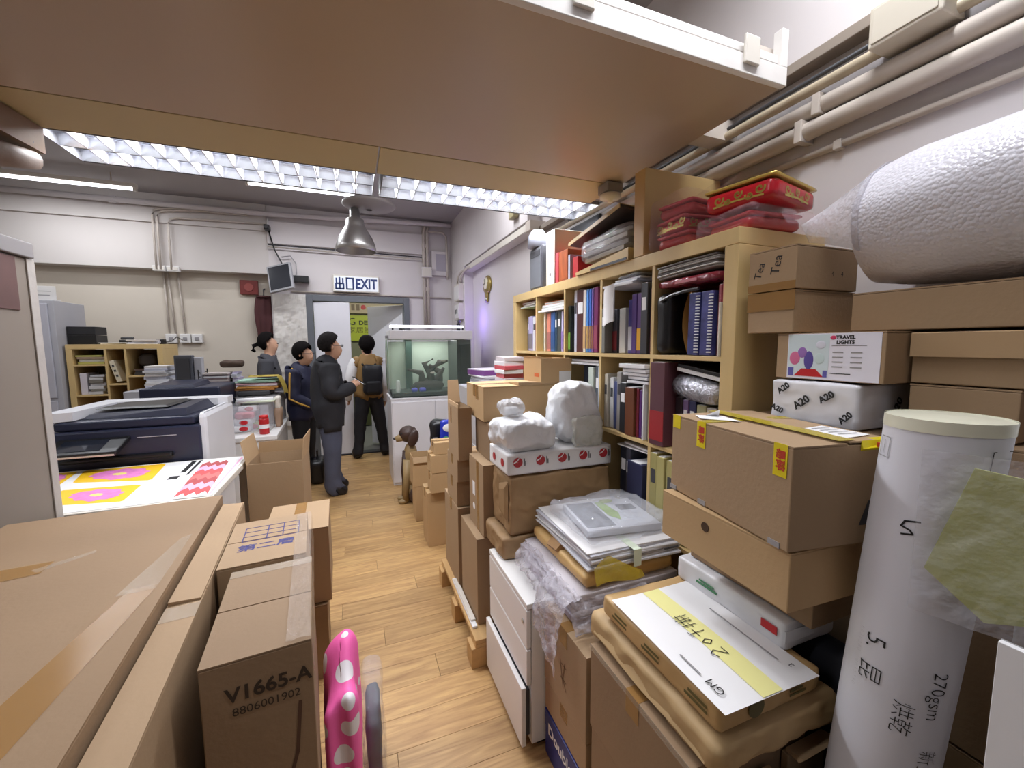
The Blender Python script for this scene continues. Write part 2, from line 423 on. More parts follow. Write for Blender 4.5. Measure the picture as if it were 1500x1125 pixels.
# ---- mezzanine platform overhead, with its white front rail
MEZ = mat('mezzanine_board', (180, 160, 138), .34, .03, 1.2)
MEZ2 = mat('mezzanine_edge_board', (184, 168, 128), .5, .03, 2)
pf = thing('mezzanine_platform', 'beige underside of the mezzanine platform overhead with white front rail', 'platform', (0, 0, 2.3))
B().box(-1.15, 1.29, .965, 1.80, 0, .018, .002).ob('deck_board', MEZ, pf)
B().box(-1.15, .128, 1.806, 2.076, 0, .018, .002).ob('edge_board', MEZ2, pf)
B().box(.134, 1.29, 1.806, 2.076, 0, .018, .002).ob('edge_board', MEZ2, pf)
RAIL = mat('rail_white', (226, 222, 218), .5, .06, 12)
B().box(-1.15, 1.29, .945, .965, -.004, .05, .002).ob('front_rail', RAIL, pf)
B().box(-1.15, 1.26, .955, .975, .06, .085, .002).ob('front_rail', RAIL, pf)
B().box(1.262, 1.29, .945, .975, .05, .16, .002).ob('end_post', RAIL, pf)
for x in (.56, 1.13): B().box(x - .03, x + .03, .935, .945, .02, .1, .004).ob('clip', OFFW, pf)
B().box(-1.15, -1.11, .98, 2.06, .02, .12).ob('joist', PIPE, pf); B().box(1.2, 1.28, .98, 2.06, .02, .12).ob('joist', PIPE, pf)
B().box(-1.15, 1.28, 1.78, 1.84, .02, .1).ob('joist', PIPE, pf)
B().box(1.24, 1.5, 1.3, 1.38, .02, .1).ob('wall_bracket', PIPE, pf); B().box(1.24, 1.5, 1.98, 2.06, .02, .1).ob('wall_bracket', PIPE, pf)
B().box(-1.15, -1.11, 2.0, 2.04, .1, ZC - 2.3).ob('hanger', PIPE, pf); B().box(-1.15, -1.11, 1.0, 1.04, .1, ZC - 2.3).ob('hanger', PIPE, pf)
# timber strut and wrapped duct end under the left edge of the platform
st = thing('timber_strut', 'rough brown timber strut under the left end of the platform', 'beam', (0, 0, 0))
B().hexa([(-1.19, 1.60, 2.20), (-1.06, 1.60, 2.20), (-1.02, 2.07, 2.205), (-1.12, 2.07, 2.205), (-1.19, 1.60, 2.295), (-1.06, 1.60, 2.295), (-1.02, 2.07, 2.295), (-1.12, 2.07, 2.295)]).ob('timber', mat('old_timber', (124, 100, 78), .7, .12, 7, .4, 20), st)
B().ell((-1.03, 2.02, 2.225), (.006, .012, .012)).ob('bolt', DGREY, st)
du = thing('wrapped_duct', 'crumpled grey brown wrapped pipe end under the platform corner', 'pipe', (0, 0, 0))
B().tube([(-1.25, 1.72, 2.10), (-1.15, 1.84, 2.125), (-1.07, 1.95, 2.15), (-1.03, 2.03, 2.165)], [.045, .05, .042, .03], 10).ob('pipe', mat('duct_wrap', (134, 118, 108), .6, .12, 12, .8, 18), du, smooth=True)
B().tube([(-1.13, 1.88, 2.12), (-1.135, 1.88, 2.196)], .02, 8).ob('hanger_band', PIPE, du)

# ---- louvred fluorescent fittings
def louvre(label, x0, x1):
    cx = (x0 + x1) / 2; w2 = (x1 - x0) / 2
    f = thing('louvre_light_fitting', label, 'light', (cx, 2.235, 2.3))
    y0, y1 = -.15, .15
    hm = mat('fitting_reflector', (104, 106, 114), .25, 0, metal=.9)
    B().box(-w2, w2, y0, y1, .075, .082).ob('housing_top', hm, f)
    B().box(-w2, w2, y0 - .004, y0, 0, .082).box(-w2, w2, y1, y1 + .004, 0, .082).box(-w2 - .004, -w2, y0, y1, 0, .082).box(w2, w2 + .004, y0, y1, 0, .082).ob('housing_side', mat('fitting_edge', (120, 120, 124), .4, .02), f)
    for yy in (-.075, .075):
        B().tube([(-w2 + .03, yy, .052), (w2 - .03, yy, .052)], .013, 10).ob('tube', mat('fluorescent_tube', (236, 240, 255), .4, 0, emit=5), f, smooth=True)
    b = B()
    for yy in (y0 + .004, 0, y1 - .004):     # lengthwise V reflectors
        b.hexa([(-w2, yy - .003, .002), (w2, yy - .003, .002), (w2, yy + .003, .002), (-w2, yy + .003, .002), (-w2, yy - .016, .045), (w2, yy - .016, .045), (w2, yy + .016, .045), (-w2, yy + .016, .045)])
    b.ob('reflector', MIRROR, f)
    n = 14
    me = None
    for i in range(1, n):
        x = -w2 + (x1 - x0) * i / n
        if me is None:
            q = B()
            for s in (-1, 1):
                a0, a1 = (y0 + .006, -.006) if s < 0 else (.006, y1 - .006)
                q.hexa([(-.002, a0, .002), (.002, a0, .002), (.002, a1, .002), (-.002, a1, .002), (-.013, a0, .042), (.013, a0, .042), (.013, a1, .042), (-.013, a1, .042)])
            o = q.ob('louvre_blade', mat('louvre_blade_white', (232, 234, 242), .3, 0, metal=.2), f); me = o.data
        else: o = link('louvre_blade', me, None, f)
        o.location.x = x
    return f
louvre('left louvred fluorescent fitting at the platform edge near the duct', -1.055, .125)
louvre('right louvred fluorescent fitting at the platform edge near the bookcase', .165, 1.355)

# ---- ceiling battens
for i, (bx, by) in enumerate(BATTENS):
    lab = ['ceiling tube light above the grey lockers', 'ceiling tube light behind the pendant lamp', 'ceiling tube light above the copiers at the far left', 'ceiling tube light over the carton row', 'ceiling tube light near the left wall', 'ceiling tube light above the camera end of the platform', 'ceiling tube light above the bubble wrap roll', 'ceiling tube light behind the grey shelf unit', 'ceiling tube light at the entrance end'][i]
    f = thing('batten_light', lab, 'light', (bx, by, 3.1))
    B().box(-.6, .6, -.03, .03, .02, .06, .003).ob('spine', OFFW, f)
    B().tube([(-.58, 0, .005), (.58, 0, .005)], .013, 8).ob('tube', mat('batten_tube', (244, 246, 255), .4, 0, emit=6), f, smooth=True)
    for x in (-.585, .585): B().box(x - .012, x + .012, -.02, .02, -.012, .03).ob('end_cap', OFFW, f)
    for x in (-.4, .4): B().tube([(x, 0, .06), (x, 0, ZC - 3.1)], .006, 6).ob('hanger', PIPE, f)

# ---- pendant lamp
pl = thing('pendant_lamp', 'bell shaped aluminium pendant lamp below a grey disc canopy', 'light', (.065, 4.5, 2.45))
B().lathe([(.19, 0), (.197, .004), (.188, .06), (.16, .14), (.115, .21), (.09, .26), (.085, .31), (.05, .33), (.045, .42), (.04, .42), (.045, .32), (.08, .30), (.085, .26), (.11, .21), (.155, .14), (.182, .06), (.19, 0)], 32).ob('bell_shade', STEEL, pl, smooth=True)
B().lathe([(.03, .40), (.24, .43), (.26, .445), (.25, .46), (.04, .49), (.03, .49)], 32, (.14, 0, .02)).ob('canopy_disc', mat('canopy_grey', (142, 136, 134), .5, .05), pl, smooth=True)
B().tube([(0, 0, .40), (.02, 0, .5), (.05, 0, ZC - 2.45)], .02, 10).ob('stem', STEEL, pl)
B().ell((0, 0, .12), (.045, .045, .07)).ob('bulb', mat('bulb_glass', (226, 226, 220), .2, 0), pl, smooth=True)

# ---- lamp socket on the platform underside
sk = thing('ceiling_rose', 'grey box with white round lampholder on the platform underside', 'light', (1.235, 1.80, 2.297))
B().box(-.045, .045, -.045, .045, -.045, 0, .004).ob('box', mat('rose_grey', (138, 134, 128), .5, .05), sk)
B().lathe([(.001, -.085), (.012, -.085), (.014, -.075), (.05, -.068), (.052, -.05), (.04, -.045), (.001, -.045)], 20).ob('rose', OFFW, sk, smooth=True)

# ---- pipes on the right wall
def pipe(label, pts, r, n=10, m=None, clips=(), name='wall_pipe', cat='pipe'):
    t = thing(name, label, cat, pts[0])
    o = Vector(pts[0])
    B().tube([Vector(p) - o for p in pts], r, n).ob('pipe_run', m or PIPE, t, smooth=True)
    for c in clips:
        c = Vector(c) - o
        B().box(c.x - r * 1.15, c.x + r * 1.15, c.y - .012, c.y + .012, c.z - r * 1.2, c.z + r * 1.2, .002).ob('clip', m or PIPE, t)
    return t
pipe('thick painted pipe along the right wall, lower of the fat pair', [(1.462, -2.4, 2.190), (1.462, 3.05, 2.224)], .029, 14, clips=[(1.462, 1.0, 2.211), (1.462, 2.0, 2.217)])
pipe('thick painted pipe along the right wall, upper of the fat pair', [(1.464, -2.4, 2.256), (1.464, 3.05, 2.288)], .027, 14, clips=[(1.464, .95, 2.276)])
pipe('slim conduit on the right wall above the bubble wrap roll', [(1.487, -2.4, 2.07), (1.487, 1.6, 2.15)], .012, 8, clips=[(1.487, .9, 2.135), (1.487, .4, 2.125)])
pipe('cream conduit along the right wall under the upper wall edge', [(1.455, -.5, 2.345), (1.45, .9, 2.335), (1.44, 2.3, 2.335), (1.44, 3.05, 2.335)], .017, 8, mat('pipe_yellowed', (182, 168, 144), .5, .06))
pipe('thin dark cable beside the cream conduit on right wall', [(1.45, .4, 2.372), (1.45, 1.3, 2.365), (1.44, 2.6, 2.365)], .007, 6, DGREY)
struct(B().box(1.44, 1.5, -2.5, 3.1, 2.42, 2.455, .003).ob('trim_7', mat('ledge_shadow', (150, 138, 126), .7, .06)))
jb = thing('junction_box', 'cream rectangular junction box on the pipes top right', 'box', (1.43, .70, 2.315))
B().box(-.05, .05, -.08, .08, 0, .11, .005).ob('body', mat('jbox_cream', (214, 206, 190), .5, .04), jb)
B().box(-.054, -.05, -.07, .07, .01, .1, .002).ob('cover', mat('jbox_cream', (214, 206, 190)), jb)
pipe('short upright conduit rising from the cream junction box', [(1.45, .70, 2.43), (1.45, .70, 2.78)], .02, 8)
# trunking under the far beam and its bent conduits
tk = thing('cable_trunking', 'long white cable trunking under the right wall beam', 'trunking', (1.44, 3.2, 2.44))
B().box(-.05, .05, 0, 2.0, 0, .07, .004).ob('trunk', WALL, tk)
B().box(-.056, -.05, 0, 2.0, .006, .064, .002).ob('lid', OFFW, tk)
for k, x in enumerate((1.36, 1.375)):
    pipe(['bent conduit dropping to the switch box, nearer the corner', 'bent conduit dropping to the switch box, nearer the clock'][k], [(1.38, 5.0, 2.47), (x - .01, 5.2 + .12 * (1 - k), 2.45), (x - .015, 5.32 + .15 * (1 - k), 2.40), (x - .015, 5.34 + .15 * (1 - k), 2.3)], .014, 8)
def switchbox(label, y, z, h, w_, k):
    t = thing('switch_box', label, 'switch', (1.38, y, z))
    B().box(-.06, 0, -w_, w_, -h, h, .004).ob('body', OFFW, t)
    B().box(-.066, -.06, -w_ + .02, w_ - .02, -h + .02, h - .02, .002).ob('cover', WHITE, t)
    if k:
        for yy in (-.04, .04): B().box(-.072, -.066, yy - .016, yy + .016, -.03, .03, .002).ob('rocker', DGREY, t)
switchbox('upper plain white switch box on the corner column', 5.45, 2.2, .11, .14, 0)
switchbox('lower white switch box with two dark rockers on corner column', 5.45, 1.95, .11, .13, 1)
ck = thing('wall_clock', 'oval gold pendulum clock on the right wall', 'clock', (1.49, 4.62, 2.2))
GOLD = mat('clock_gold', (164, 144, 84), .35, .06, metal=.6)
B().ell((0, 0, 0), (.03, .15, .11)).ob('case', GOLD, ck, smooth=True)
B().ell((-.012, 0, .01), (.022, .10, .08)).ob('dial', mat('dial_cream', (222, 216, 194), .4, .02), ck, smooth=True)
B().box(-.037, -.035, -.003, .003, .01, .07).box(-.037, -.035, 0, .05, .008, .013).ob('hand', INK, ck)
B().box(-.02, 0, -.05, .05, -.2, -.08, .01).ob('pendulum_case', GOLD, ck); B().ell((-.02, 0, -.17), (.01, .03, .03)).ob('pendulum', STEEL, ck, smooth=True)
em = thing('emergency_light', 'small olive twin head emergency lamp on the beam end ledge', 'light', (1.375, 3.42, 2.60))
B().box(-.05, .0, -.06, .06, 0, .16, .008).ob('case', mat('olive_case', (150, 140, 104), .5, .05), em)
for yy in (-.04, .04): B().ell((-.055, yy, .19), (.03, .03, .035)).ob('lamp_head', mat('lamp_lens', (220, 220, 214), .2, 0), em, smooth=True)

# ---- pipes, conduits and boxes on the far wall
pipe('long white ceiling pipe running across the far wall top', [(-3.4, 5.9, 3.12), (-.9, 5.9, 3.12), (1.2, 5.9, 3.2), (1.36, 5.9, 3.2)], .03, 10, mat('pipe_white', (214, 208, 210), .4, .03), clips=[(-2.4, 5.9, 3.12), (-.2, 5.9, 3.145)])
for k, (x, top) in enumerate(((-2.08, 3.08), (-2.04, 3.06), (-1.94, 2.99))):
    far_ = x + .04 + .05 * k
    pts = [(x, 5.95, 2.40), (x, 5.95, top - .08), (x + .02, 5.95, top - .02), (x + .09, 5.94, top)] + ([(-.96, 5.94, top + .02)] if k == 2 else [(x + .4, 5.93, top + .03), (x + .9, 5.93, top + .03)])
    pipe(['first bent conduit down the far beam left of the monitor', 'second bent conduit down the far beam left of the monitor', 'third bent conduit running right along the far beam'][k], pts, .012, 8)
    pipe(['leftmost conduit dropping to the wall sockets', 'middle conduit dropping to the wall sockets', 'rightmost conduit dropping to the wall sockets'][k], [(x - .01, 6.15, 2.40), (x + (.0, .02, .02)[k], 6.155, 1.66)], .010, 8)
for k, x in enumerate((-2.06, -1.93)):
    b = thing('conduit_box', ['left small white conduit box at the beam bottom', 'right small white conduit box at the beam bottom'][k], 'box', (x, 5.985, 2.38))
    B().box(-.06, .06, -.035, .015, 0, .06, .003).ob('body', WHITE, b); B().box(-.05, .05, -.04, -.035, .01, .05, .002).ob('cover', OFFW, b)
for k, x in enumerate((-2.06, -1.92, -1.80)):
    b = thing('wall_socket', ['left white socket box at the conduit end', 'middle white socket box at the conduit end', 'right white socket box at the conduit end'][k], 'socket', (x, 6.17, 1.6))
    B().box(-.055, .055, -.05, 0, -.05, .06, .006).ob('body', WHITE, b); B().box(-.02, .02, -.058, -.05, -.02, .02, .003).ob('switch_rocker', GREYP, b)
pipe('thin pair conduit across the wall above the exit sign', [(-.94, 5.945, 2.765), (.95, 5.945, 2.74)], .009, 6, DGREY)
pipe('pale conduit across the wall just over the exit sign', [(-.94, 5.94, 2.735), (.95, 5.94, 2.71), (.97, 5.94, 2.6)], .008, 6)
pipe('conduit along the door head under the exit sign', [(-.72, 5.98, 2.205), (1.36, 5.98, 2.185)], .011, 6)
for k, x in enumerate((.98, 1.03)):
    pipe(['left upright pipe beside the far corner', 'right upright pipe beside the far corner'][k], [(x + .02, 5.95, 3.16), (x, 5.95, 3.1), (x, 5.95, 1.75)], .022, 8, clips=[(x, 5.95, 2.9), (x, 5.95, 2.3)])
pipe('looped pipe in the far right ceiling corner', [(1.05, 5.93, 3.1), (1.25, 5.93, 3.1), (1.30, 5.93, 3.05), (1.31, 5.93, 2.6), (1.31, 5.93, 2.45)], .016, 8)
b = thing('conduit_box', 'square white junction box on the corner pipes right of exit sign', 'box', (1.0, 5.92, 2.46))
B().box(-.06, .08, -.04, .03, 0, .14, .004).ob('body', WALL, b); B().box(-.05, .07, -.045, -.04, .012, .128, .002).ob('cover', OFFW, b)
b = thing('breaker_cabinet', 'shallow white breaker cabinet high in the far right corner', 'box', (1.18, 5.99, 2.5))
B().box(-.09, .16, -.05, 0, 0, .34, .004).ob('body', WALL, b); B().box(-.03, .12, -.055, -.05, .06, .30, .002).ob('door', mat('cab_grey', (176, 170, 180), .5, .03), b)

# ---- wall monitor, cctv, alarm, coat
mo = thing('wall_monitor', 'tilted grey monitor on a bracket left of the exit sign', 'screen', (-.80, 5.78, 2.34))
scr = B().box(-.15, .15, -.02, .02, -.17, .17, .006).ob('case', mat('monitor_silver', (150, 150, 154), .4, .04), mo, (0, 0, 0), (R(-12), R(-12), R(-22)))
B().box(-.13, .13, -.0225, -.0205, -.145, .148).ob('screen', mat('screen_dark', (44, 46, 52), .2, 0), scr)
B().tube([(.02, .02, 0), (.1, .12, .02), (.1, .2, .02)], .02, 8).ob('arm', DGREY, mo)
B().box(.12, .3, .08, .2, -.03, .05, .004).ob('adapter', BLACK, mo)
cc = thing('cctv_camera', 'small black security camera on the far wall top', 'camera', (-.93, 5.9, 2.95))
B().box(-.03, .03, -.07, .05, -.03, .03, .006).ob('body', BLACK, cc); B().tube([(0, 0, .03), (0, .05, .12), (0, .09, .12)], .01, 6).ob('bracket', WHITE, cc); B().lathe([(.001, 0), (.02, 0), (.018, .012), (.001, .012)], 12).ob('lens', DGREY, cc, (0, -.07, 0), (R(90), 0, 0))
pipe('black cable drooping from the camera to the wall monitor', [(-.92, 5.92, 2.92), (-.87, 5.93, 2.7), (-.78, 5.93, 2.5), (-.72, 5.95, 2.42)], .009, 6, BLACK, name='cable', cat='cable')
pipe('grey cable loop beside the wall monitor', [(-.80, 5.94, 2.62), (-.70, 5.93, 2.64), (-.64, 5.93, 2.55), (-.64, 5.93, 2.42), (-.69, 5.95, 2.3)], .007, 6, GREYP, name='cable', cat='cable')
al = thing('fire_alarm', 'square dark red fire alarm box on the far wall', 'alarm', (-1.21, 6.165, 2.16))
B().box(-.1, .1, -.05, 0, 0, .18, .006).ob('box', mat('alarm_red', (112, 40, 36), .4, .06), al); B().lathe([(.001, 0), (.05, 0), (.05, .01), (.001, .01)], 16).ob('call_point', mat('alarm_face', (140, 66, 60), .4, 0), al, (0, -.05, .09), (R(90), 0, 0))
ho = thing('hose_bag', 'dark maroon fabric hose cover hanging by the cracked pillar', 'bag', (-1.045, 6.06, 1.62))
def drape(u, v):
    a = u * 2 * math.pi; rr = .10 * (0.8 + .25 * math.sin(math.pi * min(1, v * 1.15))) + .012 * math.sin(a * 7 + v * 2)
    return (math.cos(a) * rr * 1.05, math.sin(a) * rr * .55, (1 - v) * .5)
B().grid(drape, 48, 10).ob('cover', mat('maroon_cloth', (74, 36, 38), .8, .1, 8), ho, smooth=True)
B().lathe([(.02, .5), (.085, .5), (.085, .52), (.02, .52)], 16, closed=True).ob('top_cap', mat('maroon_cloth', (74, 36, 38)), ho)
B().tube([(0, 0, .5), (0, .03, .6), (0, .1, .62)], .01, 6).ob('hook', DGREY, ho)
# ================================================================ LEFT SIDE
# ---- grey shelf unit side (left edge of the frame)
su = thing('shelf_unit', 'grey metal shelf unit side with pale edge and overhanging top rail', 'shelf', (-1.150, 0, 0))
SUM = mat('unit_grey_beige', (128, 118, 108), .6, .06, 1.5)
B().box(-.03, 0, .9, 2.18, 0, 1.84, .002).ob('side_panel', SUM, su)
B().box(0, .006, 2.14, 2.182, 0, 1.84, .002).ob('edge_strip', mat('unit_edge', (172, 166, 160), .5, .05, 20, .3, 60), su)
B().box(-.6, .014, .9, 2.17, 1.842, 1.90, .004).ob('top_rail', mat('unit_rail', (136, 132, 132), .5, .05), su)
B().box(-.6, -.03, 2.15, 2.18, 0, 1.84).ob('back_panel', SUM, su)
B().box(-.58, -.03, .9, 2.15, 1.2, 1.22).ob('shelf', SUM, su); B().box(-.58, -.03, .9, 2.15, .6, .62).ob('shelf', SUM, su)
B().box(0, .004, .9, 2.085, 1.64, 1.835, .001).ob('upper_maroon_panel', mat('maroon_panel', (92, 66, 62), .6, .3, 5), su)  # dark maroon tone on the upper side, just below the top rail

# ---- big foreground cartons
A = carton('very large brown carton filling the lower left foreground', -1.045, -.452, .52, 1.85, .0, .915, rz=4.8, m=CARD2, seam='x', tape=False, gap=.0, name='large_carton')
B().poly([(-.28, .16, .9158), (-.02, .20, .9158), (-.02, .27, .9158), (-.28, .26, .9158)]).ob('tape', TAPE, A)
B().poly([(.10, -.62, .9158), (.20, -.60, .9158), (.275, .0, .9158), (.22, .0, .9158)]).ob('tape', TAPE, A)
B().poly([(.2, -.02, .9162), (.275, -.02, .9162), (.279, .3, .9162), (.255, .28, .9162)]).ob('tape', CTAPE, A)
B().poly([(-.03, .21, .9160), (.06, .28, .9160), (.055, .30, .9160), (-.05, .23, .9160)]).ob('tape', CTAPE, A)
strokes([[(-.02, -.16), (.03, -.13)], [(-.01, -.165), (.03, -.133)]], .006, mat('scuff_brown', (70, 50, 34), .8, 0), A, (0, 0, .9156), (0, 0, 0), name='scuff')
S = carton('long narrow carton squeezed between the two nearest left stacks', -.443, -.375, .56, 1.84, .0, .885, rz=4.8, m=CARD, seam='x', tape=False, name='narrow_carton')
B().box(-.034, .034, -.12, -.06, .8852, .8862).ob('tape', CTAPE, S)
B().hexa([(-.032, -.05, .886), (.032, -.05, .886), (.032, .62, .886), (-.032, .62, .886), (-.032, -.05, .894), (.032, -.05, .890), (.032, .62, .890), (-.032, .62, .896)]).ob('flap', CARD, S)
D = carton('carton stamped V1665-A, front of the taped left row', -.3155, -.122, .885, 1.255, .462, .892, rz=4.8, m=CARD2, seam='x', tape=False)
text('V1665-A', .042, mat('stamp_ink', (52, 38, 26), .7, .1, 30), D, (.018, -.1862, .358), FACE_NY, bold=.001)
text('8806001902', .024, mat('stamp_ink', (52, 38, 26)), D, (.012, -.1862, .322), FACE_NY)
strokes([[(-.02, -.05), (.02, .02), (.04, .09), (.05, .2)]], .007, mat('stamp_brown', (84, 56, 40), .7, 0), D, (.02, -.1862, .1), FACE_NY, name='pen_mark')
B().box(-.0965, .0965, .15, .186, .4302, .4312).ob('tape', CTAPE, D)
carton('plain carton under the V1665-A carton', -.312, -.126, .89, 1.25, 0, .458, rz=4.8, m=CARD2)
C = carton('carton printed with a blue grid and Chinese characters', -.387, -.168, 1.28, 1.60, .455, .895, rz=4.8, m=CARD, seam='x', tape=False)
b = B()
for x in (-.07, -.005, .04, .085): b.box(x - .0015, x + .0015, -.005, .10, .4402, .4408)
for z in (-.005, .03, .065, .10): b.box(-.07, .085, z - .0015, z + .0015, .4402, .4408)
b.ob('printed_grid', BLUEINK, C)
text('第二層', .045, BLUEINK, C, (.0, -.055, .4406), (0, 0, 0), bold=.001, sx=1.15)
carton('plain carton under the blue grid carton', -.383, -.172, 1.285, 1.59, 0, .45, rz=4.8, m=CARD2)
# crumpled clear packing tape over the right edge of both cartons
def tp(u, v):
    y = -.19 + u * .76; a = v
    n = noise.noise(Vector((y * 30, v * 4, 1))) * .006
    return (.10 - .055 * (1 - v) * 1.0 if v < .5 else .1295 - .0 + n * .2, y, .433 + n if v < .5 else .43 - (v - .5) * .16)
tpm = B(); 
def tp2(u, v):
    y = -.185 + u * .70; n = noise.noise(Vector((y * 26, v * 5, 1))) * .005
    x = .05 + v * .09; z = .4335 + n + .003
    if v > .5: x = .098 + n * .5; z = .4335 - (v - .5) * .22
    return (x, y, z)
tpm.grid(tp2, 30, 8).ob('crumpled_tape', mat('crumpled_tape', (206, 190, 176), .12, 0, alpha=.30, bump=1.0, bscale=40, bdist=.02, spec=.9), D, (0, 0, .003), fixn=False)
E1 = carton('slim pale carton standing behind the blue grid carton', -.40, -.143, 1.92, 2.27, .352, .70, rz=2, m=CARD, seam='y')
carton('scuffed carton at floor level under the slim pale carton', -.39, -.165, 1.90, 2.26, 0, .348, rz=3, m=CARD2, seam='y')
open_carton('tall carton with all flaps standing open beside the print table', -.618, -.318, 2.76, 3.06, .402, .80, {'W': (80, .14), 'E': (84, .14), 'N': (97, .075)}, rz=-2, m=CARD)
carton('closed carton under the open flapped carton', -.612, -.322, 2.765, 3.055, 0, .398, rz=-2, m=CARD2)

# ---- pink polka-dot tote and clear bag
PINK = mat('pink_cloth', (240, 84, 158), .6, .04, 8, .2, 40)
tb = thing('tote_bag', 'bright pink tote bag with large white polka dots', 'bag', (-.074, 1.25, 0), R(2))
DOT = mat('pink_polka_cloth', (236, 70, 150), .6, 0, 8, .2, 40)
nt = DOT.node_tree; pb = nt.nodes['Principled BSDF']; tcn = nt.nodes.new('ShaderNodeTexCoord'); vo = nt.nodes.new('ShaderNodeTexVoronoi'); vo.inputs['Scale'].default_value = 13; vo.inputs['Randomness'].default_value = .35
nt.links.new(tcn.outputs['Object'], vo.inputs['Vector']); mt_ = nt.nodes.new('ShaderNodeMath'); mt_.operation = 'LESS_THAN'; mt_.inputs[1].default_value = .36; nt.links.new(vo.outputs['Distance'], mt_.inputs[0])
mxn = nt.nodes.new('ShaderNodeMix'); mxn.data_type = 'RGBA'; mxn.inputs['A'].default_value = lin((248, 104, 178)) + (1,); mxn.inputs['B'].default_value = lin((236, 232, 236)) + (1,)
nt.links.new(mt_.outputs[0], mxn.inputs['Factor']); nt.links.new(mxn.outputs['Result'], pb.inputs['Base Color'])
bb = rbox(.088, .30, .56, .04, 26, .008, 5, 3)
for v in bb.bm.verts:
    k = min(1, v.co.z / .1); s_ = 1 if v.co.x > 0 else -1
    v.co.x += s_ * .006 * math.sin(v.co.y * 38 + 1.5 * math.sin(v.co.z * 6)) * k; v.co.y += .010 * math.sin(v.co.x * 90 + v.co.z * 5) * k
    if v.co.z > .42: v.co.z += (v.co.z - .42) * (.25 * math.sin(v.co.y * 24 + 1.0) + .12 * math.sin(v.co.x * 40 + .5) + .1)
bag = bb.ob('bag', DOT, tb, smooth=True)
pb_ = thing('plastic_bag', 'clear plastic bag of dark grey cloth on the floor beside the pink tote', 'bag', (.012, 1.40, 0))
rbox(.05, .2, .26, .02, 8, .008, 8, 5).ob('grey_cloth', mat('slate_cloth', (66, 70, 78), .7, .08, 9), pb_, smooth=True)
rbox(.075, .25, .35, .03, 14, .012, 9, 9, crease=True).ob('film', FILMT, pb_, smooth=True)

# ---- table with large printed sheets
tbl = thing('print_table', 'work table under the colourful printed sheets', 'table', (-1.2, 2.58, 0))
B().box(-.56, .56, -.385, .40, .775, .808, .004).ob('table_top', OFFW, tbl)
for x in (-.52, .52):
    for y in (-.34, .36): B().box(x - .02, x + .02, y - .02, y + .02, 0, .775, .002).ob('leg', LGREY, tbl)
def sheet(name, label, pts, z, m=PAPER, h=.0012):
    c = Vector((sum(p[0] for p in pts) / len(pts), sum(p[1] for p in pts) / len(pts), 0))
    t = thing(name, label, 'paper', (c.x, c.y, z))
    B().poly([(p[0] - c.x, p[1] - c.y, 0) for p in pts], h).ob('sheet', m, t)
    return t, c
s1, c1 = sheet('printed_sheet', 'large white proof sheet with yellow squares and pink flower blobs', [(-1.62, 2.22), (-.80, 2.21), (-.875, 2.96), (-1.62, 2.96)], .8085)
YEL = mat('print_yellow', (246, 196, 26), .6, .03); PNK = mat('print_pink', (226, 130, 196), .6, .12, 30); CRM = mat('print_cream', (240, 226, 130), .6, 0)
def quadmix(q, u, v):
    a = [q[0][i] * (1 - u) + q[3][i] * u for i in (0, 1)]; b = [q[1][i] * (1 - u) + q[2][i] * u for i in (0, 1)]
    return (a[0] * (1 - v) + b[0] * v - c1.x, a[1] * (1 - v) + b[1] * v - c1.y)
arts = [[(-1.372, 2.705), (-1.44, 2.95), (-1.067, 2.95), (-1.013, 2.604)], [(-1.241, 2.333), (-1.357, 2.582), (-1.025, 2.541), (-.998, 2.285)], [(-1.58, 2.72), (-1.60, 2.95), (-1.465, 2.95), (-1.409, 2.666)], [(-1.58, 2.36), (-1.60, 2.62), (-1.39, 2.59), (-1.29, 2.34)]]
for q in arts:
    ring = [quadmix(q, .5 + .5 * (1 if abs(math.cos(a)) > .7 else abs(math.cos(a)) / .7) * (1 if math.cos(a) > 0 else -1), .5 + .5 * (1 if abs(math.sin(a)) > .7 else abs(math.sin(a)) / .7) * (1 if math.sin(a) > 0 else -1)) for a in [R(k * 10) for k in range(36)]]
    B().poly([(x, y, .0015) for x, y in ring]).ob('print_square', YEL, s1)
    for m_, r0, zz in ((PNK, .36, .0019), (CRM, .09, .0023)):
        B().poly([(*quadmix(q, .5 + r0 * math.cos(R(k * 12)) * (1 + .10 * math.sin(k * 2.1)), .5 + r0 * math.sin(R(k * 12)) * (1 + .12 * math.cos(k * 1.7))), zz) for k in range(30)]).ob('print_flower', m_, s1)
for pts in ([(-.921, 2.70), (-.94, 2.95), (-.915, 2.95), (-.896, 2.70)], [(-.94, 2.58), (-.943, 2.64), (-.90, 2.64), (-.895, 2.58)], [(-.877, 2.64), (-.902, 2.95), (-.885, 2.95), (-.86, 2.64)]):
    B().poly([(x - c1.x, y - c1.y, .0015) for x, y in pts]).ob('print_bar', INK, s1)
s2_, c2 = sheet('printed_sheet', 'white sheet with a red and pink zigzag pattern beside the proof sheet', [(-.835, 2.225), (-.645, 2.222), (-.66, 2.95), (-.885, 2.955)], .8102)
ROSE = [mat('zig_red', (206, 84, 86), .6, 0), mat('zig_pink', (240, 176, 210), .6, 0), mat('zig_brick', (176, 78, 80), .6, 0), mat('zig_salmon', (226, 116, 112), .6, 0)]
def band(k):
    y0, hh = 2.25 + k * .085, .085; pts = []
    for j in range(7):
        u = j / 6; x = -.80 + u * .13 - (y0 - 2.25) * .1; pts.append((x - c2.x, y0 + (.05 if j % 2 else 0) - c2.y, .0015))
    return pts + [(p[0] - hh * .1, p[1] + hh, .0015) for p in pts[::-1]]
for k in range(7): B().poly(band(k)).ob('zigzag_band', ROSE[k % 4], s2_)
